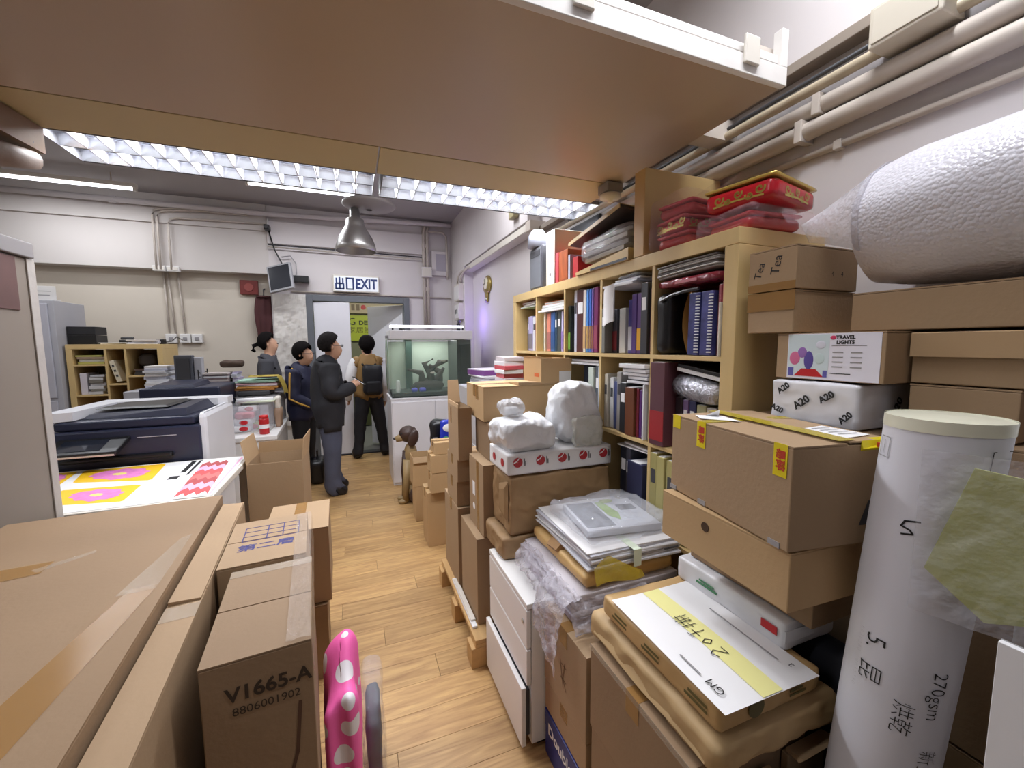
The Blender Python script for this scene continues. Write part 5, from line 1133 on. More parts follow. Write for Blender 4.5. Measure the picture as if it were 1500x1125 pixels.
# ---- dog statue
dg = thing('dog_statue', 'brown and tan seated dog statue in front of the tank stand', 'statue', (.50, 3.92, 0), R(0))
TAN = mat('dog_tan', (150, 126, 86), .5, .12, 9); DBR = mat('dog_brown', (62, 42, 34), .45, .15, 12)
s_b = [((0, 0, .10), (.10, .09, .12)), ((-.02, 0, .28), (.085, .08, .16)), ((-.03, 0, .46), (.065, .06, .12))]
b = B()
for c_, r_ in s_b: b.ell(c_, r_, 16)
b.ob('body', TAN, dg, smooth=True)
b = B().ell((-.05, 0, .66), (.085, .075, .08), 18); b.ob('head', DBR, dg, smooth=True)
B().tube([(-.08, 0, .645), (-.13, 0, .625), (-.165, 0, .615)], [.05, .036, .026], 12).ob('muzzle', TAN, dg, smooth=True)
B().ell((-.175, 0, .625), (.014, .018, .012)).ob('nose', BLACK, dg, smooth=True)
for s in (-1, 1):
    B().ell((-.01, s * .07, .63), (.05, .02, .085), 12, (0, .3, 0)).ob('ear', DBR, dg, smooth=True)
    B().ell((-.115, s * .045, .675), (.01, .008, .01)).ob('eye', BLACK, dg)
    B().tube([(-.07, s * .045, .42), (-.085, s * .05, .2), (-.09, s * .05, .03)], [.04, .03, .03], 10).ob('front_leg', TAN, dg, smooth=True)
    B().ell((-.115, s * .05, .022), (.05, .032, .024)).ob('paw', TAN, dg, smooth=True)
    B().ell((.02, s * .09, .08), (.09, .045, .09), 12).ob('haunch', DBR, dg, smooth=True)
B().tube([(-.075, 0, .5), (-.1, 0, .3), (-.1, 0, .1)], [.03, .025, .01], 8).ob('dark_bib', DBR, dg, smooth=True)
# ================================================================ THE TALL BOOKCASE
BX, BY0, BY1, BZ = 1.09, .92, 2.775, 1.85
kx = thing('bookcase', 'tall birch cube bookcase packed with books along the right wall', 'bookcase', (BX, BY0, 0))
LY = BY1 - BY0
B().box(0, .39, 0, LY, BZ - .05, BZ, .002).ob('top_board', WOODL, kx)
B().box(0, .39, 0, LY, 0, .05, .002).ob('bottom_board', WOODL, kx)
B().box(0, .39, 0, .05, .0505, BZ - .0505, .002).ob('side_board', WOODL, kx)
B().box(0, .39, LY - .05, LY, .0505, BZ - .0505, .002).ob('side_board', WOODL, kx)
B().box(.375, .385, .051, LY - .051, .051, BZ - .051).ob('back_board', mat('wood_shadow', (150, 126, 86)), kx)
DIV = [1.296, 1.653, 2.009, 2.382]       # divider centres (Y), between bays five..one
SH = [.402, .754, 1.106, 1.458]          # shelf tops
for z in SH: B().box(.002, .374, .051, LY - .051, z - .016, z, .001).ob('shelf', WOODL, kx)
for y in DIV:
    for z0, z1 in zip([.05] + SH, [s - .016 for s in SH] + [BZ - .05]):
        B().box(.003, .374, y - BY0 - .008, y - BY0 + .008, z0 + .0005, z1 - .0005).ob('divider', WOODL, kx)

BAYN = {1: 'far left bay', 2: 'second bay from left', 3: 'middle bay', 4: 'second bay from right', 5: 'nearest right bay'}
def colname(c):
    r, g, b_ = c; mx_, mn = max(c), min(c)
    if mx_ < 45: return 'black'
    if mx_ - mn < 22: return 'white' if mn > 195 else 'pale grey' if mn > 150 else 'grey' if mn > 85 else 'charcoal'
    if r >= g and r >= b_:
        if g > .82 * r and b_ < .8 * r: return 'cream' if b_ > .6 * r else 'yellow'
        if b_ > .75 * r: return 'pink' if r > 170 else 'plum'
        if g > .5 * r: return 'orange' if r > 190 else 'tan'
        return 'red' if r > 140 else 'maroon'
    if g >= b_: return 'lime' if g > 150 else 'dark green'
    return ('lilac' if r > .75 * b_ and r > g else 'blue') if b_ > 110 else ('purple' if r > g else 'navy')
bookc = {}
used_labels = set()
ORD = ['first', 'second', 'third', 'fourth', 'fifth', 'sixth', 'seventh', 'eighth', 'ninth', 'tenth', 'eleventh', 'twelfth']
def books(row, bay, items, z0, rown):
    """upright books: (y_far, y_near, top_z, colour, depth offset[, band colour, lean deg])"""
    for i, it in enumerate(items):
        yf, yn, zt, c = it[:4]; dx = it[4] if len(it) > 4 else .03; bandc = it[5] if len(it) > 5 else None; lean = it[6] if len(it) > 6 else 0
        yn += .0008; yf -= .0008
        h = zt - z0 - .0008; d = min(.24, .36 - dx - .02)
        m_ = mat('cover_%d_%d_%d' % c, c, .42, .08, 9)
        th = 'thick' if yf - yn > .045 else 'slim' if yf - yn < .022 else 'medium'
        lab = f'{th} {colname(c)} book, {ORD[i]} from left, {rown}, {BAYN[bay]}'
        t = thing('book', lab, 'book', (BX + dx, (yf + yn) / 2, z0 + .0008), 0, 'books in the tall bookcase')
        t.rotation_euler.x = R(lean)
        w_ = yf - yn
        b = B(); b.box(0, d, -w_ / 2, w_ / 2, 0, h, min(.0025, w_ * .2))
        b.ob('cover', m_, t)
        B().box(.004, d + .001, -w_ / 2 + w_ * .18, w_ / 2 - w_ * .18, h + .0002, h + .0012).ob('page_block', PAPER, t)
        if bandc:
            B().box(-.001, 0, -w_ / 2 + .001, w_ / 2 - .001, h * .06, h * (.42 if h > .25 else .5)).ob('spine_band', mat('band_%d_%d_%d' % bandc, bandc, .45, .08, 9), t)
        elif w_ > .02 and (i * 7 + bay) % 3:
            B().box(-.001, 0, -w_ / 2 + w_ * .2, w_ / 2 - w_ * .2, h * .62, h * .8).ob('spine_title', PAPER if sum(c) < 380 else DGREY, t)
def flat(row, bay, items, rown, name='book', cat='book'):
    """lying books/papers: (y_far, y_near, z, thickness, colour, x offset, rz)"""
    for i, (yf, yn, z, h, c, dx, rz) in enumerate(items):
        lab = f'{colname(c)} {name.replace("_", " ")} lying flat, {ORD[i]} from bottom, {rown}, {BAYN[bay]}'
        t = thing(name, lab, cat, (BX + dx, (yf + yn) / 2, z), R(rz), 'flat books and papers in the tall bookcase')
        d = .24; w_ = yf - yn
        B().box(0, d, -w_ / 2, w_ / 2, 0, h - .0006, min(.0015, h * .2)).ob('cover', mat('cover_%d_%d_%d' % c, c, .5, .06, 9), t)
        B().box(-.0006, d - .004, -w_ / 2 + .003, w_ / 2 - .003, h * .2, h * .75).ob('page_block', PAPER, t)
U, Lw, L3 = 1.459, 1.107, .755
# upper row
books(0, 1, [(2.66, 2.605, 1.66, (70, 66, 62), .06), (2.60, 2.575, 1.69, (48, 48, 54), .04), (2.57, 2.50, 1.69, (176, 168, 206), .03, (120, 112, 120)), (2.497, 2.44, 1.68, (214, 214, 220), .03), (2.437, 2.395, 1.75, (140, 60, 38), .02)], U, 'upper row')
flat(0, 1, [(2.69, 2.45, 1.7525, .010, (190, 206, 150), .03, 4), (2.67, 2.45, 1.764, .012, (210, 206, 206), .03, -3)], 'upper row', 'paper', 'paper')
flat(0, 1, [(2.68, 2.43, 1.777, .016, (150, 60, 76), .04, 3)], 'above papers, upper row', 'folder', 'folder')
books(0, 2, [(2.37, 2.35, 1.66, (206, 200, 170), .05), (2.348, 2.31, 1.69, (222, 222, 220), .04, (46, 110, 130)), (2.307, 2.29, 1.695, (220, 214, 196), .02), (2.287, 2.235, 1.69, (222, 140, 116), .03, (168, 104, 96)), (2.232, 2.18, 1.695, (60, 104, 170), .03, (44, 80, 130)), (2.177, 2.15, 1.69, (40, 66, 88), .03), (2.147, 2.10, 1.695, (66, 72, 70), .03), (2.097, 2.075, 1.69, (196, 190, 226), .03, (140, 116, 180)), (2.072, 2.02, 1.695, (128, 112, 170), .03)], U, 'upper row')
flat(0, 2, [(2.36, 2.04, 1.6975, .014, (216, 216, 216), .01, 2), (2.35, 2.03, 1.712, .016, (196, 202, 196), .02, -2), (2.34, 2.06, 1.729, .014, (226, 226, 224), .03, 2)], 'upper row', 'binder', 'folder')
flat(0, 2, [(2.33, 2.06, 1.744, .018, (224, 120, 52), .05, 6)], 'above binders, upper row', 'folder', 'folder')
yb = thing('yellow_card', 'tall amber card lining the back of the second cubby, upper row', 'card', (1.44, 2.195, 1.60)); B().box(0, .006, -.165, .165, 0, .19, .001).ob('card', mat('amber_card', (232, 168, 52), .6, .05), yb); yb.location.z = U + .0005; yb.children[0].data.transform(Matrix.Scale(1.78, 4, (0, 0, 1)))
books(0, 3, [(1.999, 1.972, 1.71, (24, 34, 28), .02, (120, 170, 70)), (1.968, 1.935, 1.79, (206, 210, 226), .04), (1.925, 1.845, 1.785, (74, 30, 28), .03), (1.842, 1.815, 1.775, (220, 214, 206), .02, (200, 160, 110)), (1.812, 1.79, 1.775, (80, 140, 210), .02, (190, 150, 90)), (1.787, 1.765, 1.775, (60, 110, 200), .02, (150, 110, 70)), (1.762, 1.745, 1.775, (120, 96, 170), .02, (140, 90, 70)), (1.742, 1.705, 1.777, (116, 36, 96), .02, (150, 66, 90)), (1.70, 1.664, 1.775, (206, 208, 216), .04, (150, 90, 100))], U, 'upper row')
books(0, 4, [(1.642, 1.615, 1.665, (122, 122, 116), .0), (1.612, 1.575, 1.66, (58, 58, 66), .04, (120, 36, 40)), (1.56, 1.515, 1.66, (204, 202, 196), .04), (1.512, 1.485, 1.64, (190, 190, 200), .05), (1.482, 1.45, 1.69, (72, 66, 140), .03, (206, 206, 214)), (1.447, 1.415, 1.71, (88, 62, 130), .02), (1.412, 1.38, 1.71, (96, 66, 124), .02, (232, 176, 56)), (1.377, 1.335, 1.745, (62, 62, 68), .01), (1.332, 1.31, 1.72, (92, 50, 62), .02)], U, 'upper row')
flat(0, 4, [(1.60, 1.40, 1.7475, .012, (220, 220, 228), -.02, 3), (1.56, 1.385, 1.760, .010, (150, 156, 176), .0, -2), (1.55, 1.385, 1.771, .009, (216, 216, 222), .01, 2)], 'upper row')
bnd = thing('loose_pages', 'curling white pages in front of the spiral books, upper row', 'paper', (1.085, 1.545, 1.60))
B().grid(lambda u, v: (-.03 * math.sin(u * 2.2) - .01, .06 - .11 * u, .13 - v * .16 + .025 * u), 10, 6).ob('page', PAPER, bnd, smooth=True, fixn=False)
B().grid(lambda u, v: (-.024 * math.sin(u * 2.2) - .006, .058 - .105 * u, .126 - v * .15 + .02 * u), 10, 6).ob('page', PAPER, bnd, smooth=True, fixn=False)
bnd.location.z = 1.605
pbg = thing('plastic_bundle', 'crumpled clear plastic ball on the white books, upper row second bay from right', 'wrap', (1.15, 1.46, 1.781)); rbox(.11, .15, .075, .03, 10, .02, 14, 3).ob('film', MATS['frost_film'], pbg, smooth=True); pbg.location.z = 1.7805; rbox(.06, .08, .05, .02, 6, .008, 14, 5).ob('grey_lining', DGREY, pbg, (0, 0, .004), smooth=True); pbg.scale = (1, 1, .22)
# black carrier bag across the near bay
bkb = thing('black_bag', 'soft black carrier bag stuffed in the nearest right bay, upper row', 'bag', (1.14, 1.245, U + .001)); rbox(.22, .070, .23, .03, 10, .006, 8, 4).ob('bag', mat('bag_black', (16, 15, 18), .35, .1), bkb, (.06, 0, 0), smooth=True); B().tube([(-.052, .0, .20), (-.056, -.06, .215), (-.056, -.12, .222), (-.052, -.18, .225)], .006, 6).ob('handle', BLACK, bkb)
evp = thing('card_envelope', 'brown card envelope bulging upright beside the spiral books, nearest right bay', 'envelope', (1.12, 1.158, U + .001)); B().grid(lambda u, v: (.0 + .22 * u, .03 * math.sin(v * 3.1) - .02 + .0, v * .225), 4, 12).ob('front', mat('envelope_brown', (160, 120, 66), .5, .06), evp, smooth=True, fixn=False); B().box(.0, .22, -.03, -.027, 0, .222).ob('rear', mat('envelope_brown', (160, 120, 66)), evp)
def spiral_book(label, y, c, lean):
    t = thing('spiral_book', label, 'book', (1.105, y, U + .001), 0); t.rotation_euler.x = R(lean)
    B().box(.0, .2, -.024, .024, 0, .215, .003).ob('cover', mat('spiral_cover_%d' % c[0], c, .35, .5, 22), t)
    b = B()
    for k in range(20):
        z = .012 + k * .010
        b.tube([(-.001, -.026, z), (-.007, -.022, z), (-.007, -.014, z), (-.001, -.010, z)], .0022, 5)
    b.ob('spiral_binding', mat('spiral_white', (226, 226, 230), .3, 0), t)
spiral_book('white spiral bound book with blue and green cover, nearest right bay', 1.103, (62, 66, 120), 1)
spiral_book('second spiral bound blue book in wrinkled plastic, nearest right bay', 1.048, (70, 72, 128), 1)
books(0, 5, [(1.018, 1.008, 1.66, (58, 46, 56), .03), (1.005, .992, 1.69, (150, 70, 80), .02), (.990, .982, 1.70, (172, 62, 66), .02), (.980, .973, 1.63, (214, 206, 190), -.005)], U, 'upper row')
mst = thing('magazine_stack', 'sagging stack of grey magazines at the top of nearest right bay', 'magazine', (1.10, 1.135, 1.735))
for k in range(6):
    B().grid(lambda u, v: (.0 + .22 * u - .004 * (k % 2), .138 - .276 * v + .004 * (k % 3), .0075 * k + .006 - .008 * (1 - v) ** 2 * (1 - k * .06)), 3, 14).ob('magazine', mat('mag_grey_%d' % (k % 3), ((150, 144, 140), (190, 186, 182), (120, 116, 116))[k % 3], .5, .05), mst, smooth=True, fixn=False)
mst.location.z = 1.744
for k in mst.children:
    md = k.modifiers.new('thick', 'SOLIDIFY'); md.thickness = .005
mrb = thing('maroon_packet', 'dark red packet in shiny film under the grey magazines, nearest right bay', 'package', (1.215, 1.133, 1.705)); rbox(.24, .285, .032, .014, 10, .004, 9, 6).ob('packet', mat('maroon_film', (124, 40, 52), .15, .12, 9, .8, 20, bdist=.02), mrb, smooth=True); B().box(-.1215, -.12, -.05, .05, .01, .02).ob('label', mat('dull_pink', (176, 100, 110), .4, 0), mrb)
# second row
flat(1, 3, [(1.97, 1.69, 1.395, .012, (200, 200, 204), .02, 3), (1.98, 1.70, 1.408, .014, (176, 170, 170), .03, -2)], 'second row', 'paper', 'paper')
books(1, 3, [(1.86, 1.79, 1.393, (34, 38, 48), .04), (1.786, 1.74, 1.385, (196, 206, 196), .02, (130, 190, 40)), (1.737, 1.70, 1.393, (88, 96, 104), .03), (1.697, 1.664, 1.393, (206, 210, 224), .02)], Lw, 'second row')
books(1, 4, [(1.642, 1.615, 1.36, (206, 200, 186), .02), (1.61, 1.58, 1.345, (214, 214, 214), .03), (1.577, 1.545, 1.33, (64, 74, 120), .03), (1.542, 1.51, 1.375, (150, 146, 142), .02), (1.507, 1.46, 1.33, (36, 36, 40), .01), (1.455, 1.395, 1.315, (104, 58, 34), .0), (1.392, 1.375, 1.315, (110, 30, 44), .01), (1.372, 1.355, 1.31, (84, 40, 104), .01), (1.352, 1.338, 1.31, (34, 40, 66), .02), (1.335, 1.325, 1.335, (224, 224, 228), -.005), (1.322, 1.308, 1.31, (150, 140, 120), .01)], Lw, 'second row')
flat(1, 4, [(1.44, 1.31, 1.3365, .012, (226, 226, 230), .0, 2), (1.44, 1.31, 1.353, .014, (220, 220, 226), .0, -3), (1.46, 1.31, 1.368, .014, (214, 214, 222), -.005, 2), (1.465, 1.31, 1.383, .015, (224, 224, 228), -.01, -2), (1.47, 1.31, 1.4, .018, (228, 228, 232), -.02, 2)], 'second row')
books(1, 5, [(1.285, 1.205, 1.43, (88, 52, 60), -.01, (150, 36, 40)), (1.20, 1.165, 1.30, (46, 36, 42), .04), (1.162, 1.135, 1.295, (120, 96, 140), .04), (1.132, 1.10, 1.295, (44, 44, 84), .04), (1.097, 1.055, 1.285, (172, 168, 128), .04), (1.052, 1.01, 1.28, (206, 200, 194), .04), (1.007, .975, 1.275, (150, 146, 150), .04)], Lw, 'second row')
sb_ = thing('silver_roll', 'silvery bubble foil bundle lying across the books, second row nearest bay', 'wrap', (1.17, 1.09, 1.303), 0)
B().tube([(-.02, .10, .045), (-.03, .02, .035), (-.04, -.06, .028), (-.05, -.10, .025)], [.042, .045, .04, .03], 16).ob('foil', mat('silver_foil', (186, 188, 196), .18, .3, 40, 1.0, 70, metal=.6, bdist=.01), sb_, smooth=True)
B().ell((-.02, .105, .045), (.03, .008, .03)).ob('rolled_end', mat('foil_end', (140, 140, 148), .3, .2, 30), sb_)
bd = thing('slanted_board', 'dark board with white edge slanting across the second row, nearest bay', 'board', (1.12, 1.085, 1.402)); bq = B().box(0, .24, -.10, .10, 0, .012, .001).ob('board', BLACK, bd, (0, 0, 0), (R(8), 0, 0)); B().box(-.001, .24, -.10, .10, -.014, -.001).ob('white_sheet', PAPER, bq)
# third row
flat(2, 4, [(1.52, 1.32, 1.045, .008, (176, 170, 170), .02, 4), (1.50, 1.31, 1.054, .010, (206, 200, 200), .03, -3)], 'third row', 'paper', 'paper')
books(2, 4, [(1.52, 1.47, 1.043, (28, 32, 46), .03), (1.465, 1.435, 1.043, (60, 62, 76), .02), (1.43, 1.33, 1.0, (40, 44, 74), .0)], L3, 'third row')
books(2, 5, [(1.285, 1.245, 1.07, (160, 150, 96), .0), (1.242, 1.20, 1.065, (170, 160, 104), -.005), (1.195, 1.15, 1.06, (164, 154, 100), .0), (1.145, 1.10, 1.07, (150, 142, 92), .01)], L3, 'third row')

# ---- on top of the bookcase
pc = thing('computer_tower', 'dark grey computer tower at the far left end of bookcase top', 'computer', (1.10, 2.40, BZ + .001))
B().box(0, .30, -.09, .09, 0, .26, .006).ob('case', mat('tower_grey', (84, 84, 90), .35, .05), pc); B().box(-.006, 0, -.08, .08, .01, .25, .003).ob('front_panel', mat('tower_front', (104, 106, 112), .3, .05), pc)
B().box(-.008, -.006, -.07, .07, .2, .235).ob('drive_bay', DGREY, pc)
sp = thing('grey_speaker', 'translucent grey domed device standing on the computer tower', 'device', (1.12, 2.42, BZ + .263)); B().lathe([(.001, .11), (.04, .105), (.06, .07), (.065, .0), (.001, .0)], 16).ob('dome', mat('dome_grey', (150, 152, 164), .25, .05), sp, smooth=True); B().box(.04, .08, -.02, .02, .0, .06, .004).ob('clip', OFFW, sp)
bb_ = thing('black_board', 'black panel standing upright behind the computer tower', 'board', (1.42, 2.36, BZ + .001)); B().box(0, .02, -.18, .18, 0, .44, .002).ob('board', BLACK, bb_); B().box(-.003, 0, -.17, .17, .01, .43).ob('face', mat('soft_black', (30, 30, 34)), bb_)
wf = thing('white_file', 'tall white box file standing right of the computer tower', 'folder', (1.10, 2.20, BZ + .001)); B().box(0, .26, -.055, .055, 0, .31, .002).ob('file', OFFW, wf); B().lathe([(.001, 0), (.010, 0), (.010, .002), (.001, .002)], 14).ob('finger_hole', GREYP, wf, (-.0005, .0, .06), (0, R(-90), 0)); B().box(-.001, 0, -.03, .03, .2, .26).ob('spine_label', PAPER, wf)
tag(B().box(1.10, 1.34, 2.095, 2.135, BZ + .001, BZ + .17, .002).ob('book', mat('cover_coral', (206, 72, 80), .4, .06), None), 'coral red book on the bookcase top beside the white file', 'book')
wg = thing('wood_grain_file', 'orange wood grain box file on the bookcase top', 'folder', (1.10, 2.04, BZ + .001)); WGM = mat('orange_wood', (166, 84, 40), .4, .3, 6, stretch=(2, 14, 2)); B().box(0, .24, -.05, .05, 0, .165, .002).ob('file', WGM, wg); B().box(-.001, 0, -.045, .045, .01, .155).ob('spine', WGM, wg)
tag(B().box(1.10, 1.30, 1.965, 1.985, BZ + .001, BZ + .13, .002).ob('book', mat('cover_paleblue', (190, 200, 220), .4, .06), None), 'pale blue book on the bookcase top beside the wood grain file', 'book')
tag(B().box(1.11, 1.32, 1.90, 1.955, BZ + .001, BZ + .11, .002).ob('book', mat('cover_scarlet', (190, 40, 46), .4, .06), None), 'scarlet book on the bookcase top beneath the plastic wrapped frames', 'book')
# board and wrapped frames over a wooden tray
tr = thing('wood_tray', 'long birch shelf board lying tilted on the bookcase top', 'board', (1.08, 1.63, BZ + .001)); B().hexa([(0, -.19, 0), (.3, -.19, 0), (.3, .24, .0), (0, .24, .0), (0, -.19, .05), (.3, -.19, .05), (.3, .24, .015), (0, .24, .015)]).ob('board', WOODL, tr); B().box(-.002, 0, -.18, .1, .001, .012).ob('dark_edge', DGREY, tr)
fr = thing('wrapped_boards', 'bundle of picture boards in clear plastic under the slanted board', 'package', (1.10, 1.655, BZ + .053))
for k in range(4): B().box(0, .24, -.17 - .01 * k, .17 - .005 * k, .002 + k * .026, .022 + k * .026, .002).ob('board', mat('frame_taupe_%d' % (k % 2), ((146, 136, 124), (120, 110, 104))[k % 2], .5, .1), fr, (0, 0, 0), (0, 0, R((-3, 2, -2, 4)[k])))
rbox(.28, .40, .118, .04, 12, .014, 8, 3).ob('film', MATS['bag_film'], fr, (.12, -.01, 0), smooth=True)
sbd = thing('slanted_board', 'dark topped board with birch edge slanting over the wrapped frames', 'board', (1.10, 1.70, BZ + .20)); q = B().box(-.02, .26, -.20, .24, 0, .014, .002).ob('board', mat('board_dark', (74, 66, 62), .5, .05), sbd, (0, 0, 0), (R(-9), R(4), 0)); B().box(-.024, -.02, -.20, .24, -.002, .016).ob('birch_edge', WOODL, q); B().box(-.02, .26, -.20, .24, .0145, .018).ob('birch_face', WOODL, q)
mdf = thing('mdf_panel', 'thick birch box panel standing across the bookcase top', 'panel', (1.09, 1.385, BZ + .001)); B().box(0, .39, -.032, .032, 0, .335, .002).ob('panel', WOODL, mdf); B().box(-.0015, 0, -.030, .030, .002, .333).ob('edge_band', mat('edge_amber', (200, 160, 92), .4, .05), mdf)
# festive biscuit tins in clear bags
TIN = mat('tin_red', (176, 28, 40), .25, .06, 6); TGOLD = mat('tin_gold', (206, 176, 92), .25, .1, 12, metal=.6)
FILMR = mat('pink_film', (236, 200, 210), .08, 0, alpha=.13, bump=1.0, bscale=20, bdist=.03, spec=.9)
def tin(label, x, y, z, sx, sy, h, rz, deco=1):
    t = thing('biscuit_tin', label, 'tin', (x, y, z), R(rz))
    rbox(sx, sy, h - .012, .018, 10, 0, flat=False).ob('body', TIN, t, smooth=True)
    rbox(sx + .004, sy + .004, .012, .018, 10, 0, flat=False).ob('lid_rim', TGOLD if deco == 1 else mat('tin_rose', (196, 60, 76), .25, .1, 8), t, (0, 0, h - .0118), smooth=True)
    if deco:
        def scroll(cx, cz, s, fl): return [(cx + fl * s * (.25 + .75 * k / 12) * math.cos(k * .55), cz + s * (.25 + .75 * k / 12) * math.sin(k * .55)) for k in range(13)]
        lines = [scroll(-.06, .03, .016, 1), scroll(-.03, .02, .010, -1), scroll(.0, .034, .013, 1), scroll(.035, .02, .012, -1), scroll(.065, .032, .015, 1), [(-.075, .012), (.0, .016), (.075, .012)]]
        strokes(lines, .006, TGOLD, t, (0, -sy / 2 - .0008, 0), FACE_NY, name='gold_scroll')
        strokes(lines, .006, TGOLD, t, (-sx / 2 - .0008, 0, 0), FACE_NX, name='gold_scroll')
    return t
tin('lower red gold tin under film at the near bookcase corner', 1.245, 1.0, BZ + .002, .21, .17, .052, -4, 0)
tin('open topmost red tin with gold scrolls, tilted on the bagged tin', 1.25, .985, BZ + .072, .27, .215, .070, 12)
fb1 = thing('film_bag', 'clear film bag crumpled round the lower near tin', 'wrap', (1.25, 1.005, BZ + .001)); rbox(.29, .225, .068, .02, 16, .006, 9, 3).ob('film', FILMR, fb1, smooth=True); B().grid(lambda u, v: (-.05 + .22 * u, -.122 - .03 * v - .01 * math.sin(u * 9), .05 - .05 * v), 10, 4).ob('loose_edge', FILMR, fb1, smooth=True, fixn=False)
tin('bottom tin of the bagged pile next to the birch panel', 1.22, 1.238, BZ + .002, .20, .15, .055, 6, 0)
tin('middle tin of the bagged pile next to the birch panel', 1.22, 1.238, BZ + .06, .20, .15, .055, -5, 2)
tin('top tin of the bagged pile next to the birch panel', 1.22, 1.238, BZ + .118, .20, .15, .05, 8, 0)
fb2 = thing('film_bag', 'clear film bag crumpled round the pile of three red tins', 'wrap', (1.22, 1.238, BZ + .001)); rbox(.27, .20, .20, .03, 18, .010, 9, 6).ob('film', FILMR, fb2, smooth=True); B().grid(lambda u, v: (-.02 + .10 * u, -.02 - .14 * v, .19 + .03 * v - .02 * math.sin(u * 6)), 6, 8).ob('twisted_top', FILMR, fb2, smooth=True, fixn=False)

# ================================================================ PEOPLE
SKIN = mat('skin', (206, 160, 132), .5, .04, 10); HAIR = mat('black_hair', (20, 17, 17), .9, .25, 60, .6, 80, spec=.12); GREYHAIR = mat('dark_hair_greying', (36, 33, 33), .9, .3, 60, .6, 80, spec=.12)
def skin_mesh(joints, edges, sub=2):
    names = list(joints); idx = {n: i for i, n in enumerate(names)}
    me = bpy.data.meshes.new('sk'); me.from_pydata([joints[n][0] for n in names], [(idx[a], idx[b]) for a, b in edges], [])
    o = bpy.data.objects.new('sk', me); COL.objects.link(o)
    o.modifiers.new('skin', 'SKIN').use_smooth_shade = True
    sv = me.skin_vertices[0].data if me.skin_vertices else None
    if sv is None:
        bm = bmesh.new(); bm.from_mesh(me); bm.verts.layers.skin.verify(); bm.to_mesh(me); bm.free(); sv = me.skin_vertices[0].data
    for n in names:
        r = joints[n][1]; sv[idx[n]].radius = (r, r) if not isinstance(r, tuple) else r
        sv[idx[n]].use_root = False
    sv[idx['pelvis']].use_root = True
    m2 = o.modifiers.new('sub', 'SUBSURF'); m2.levels = sub; m2.render_levels = sub
    bpy.context.view_layer.update()
    out = bpy.data.meshes.new_from_object(o.evaluated_get(bpy.context.evaluated_depsgraph_get()))
    bpy.data.objects.remove(o); bpy.data.meshes.remove(me)
    return out
def segdist(p, a, b):
    d = b - a; t = max(0, min(1, (p - a).dot(d) / max(1e-9, d.length_squared))); return (p - (a + d * t)).length
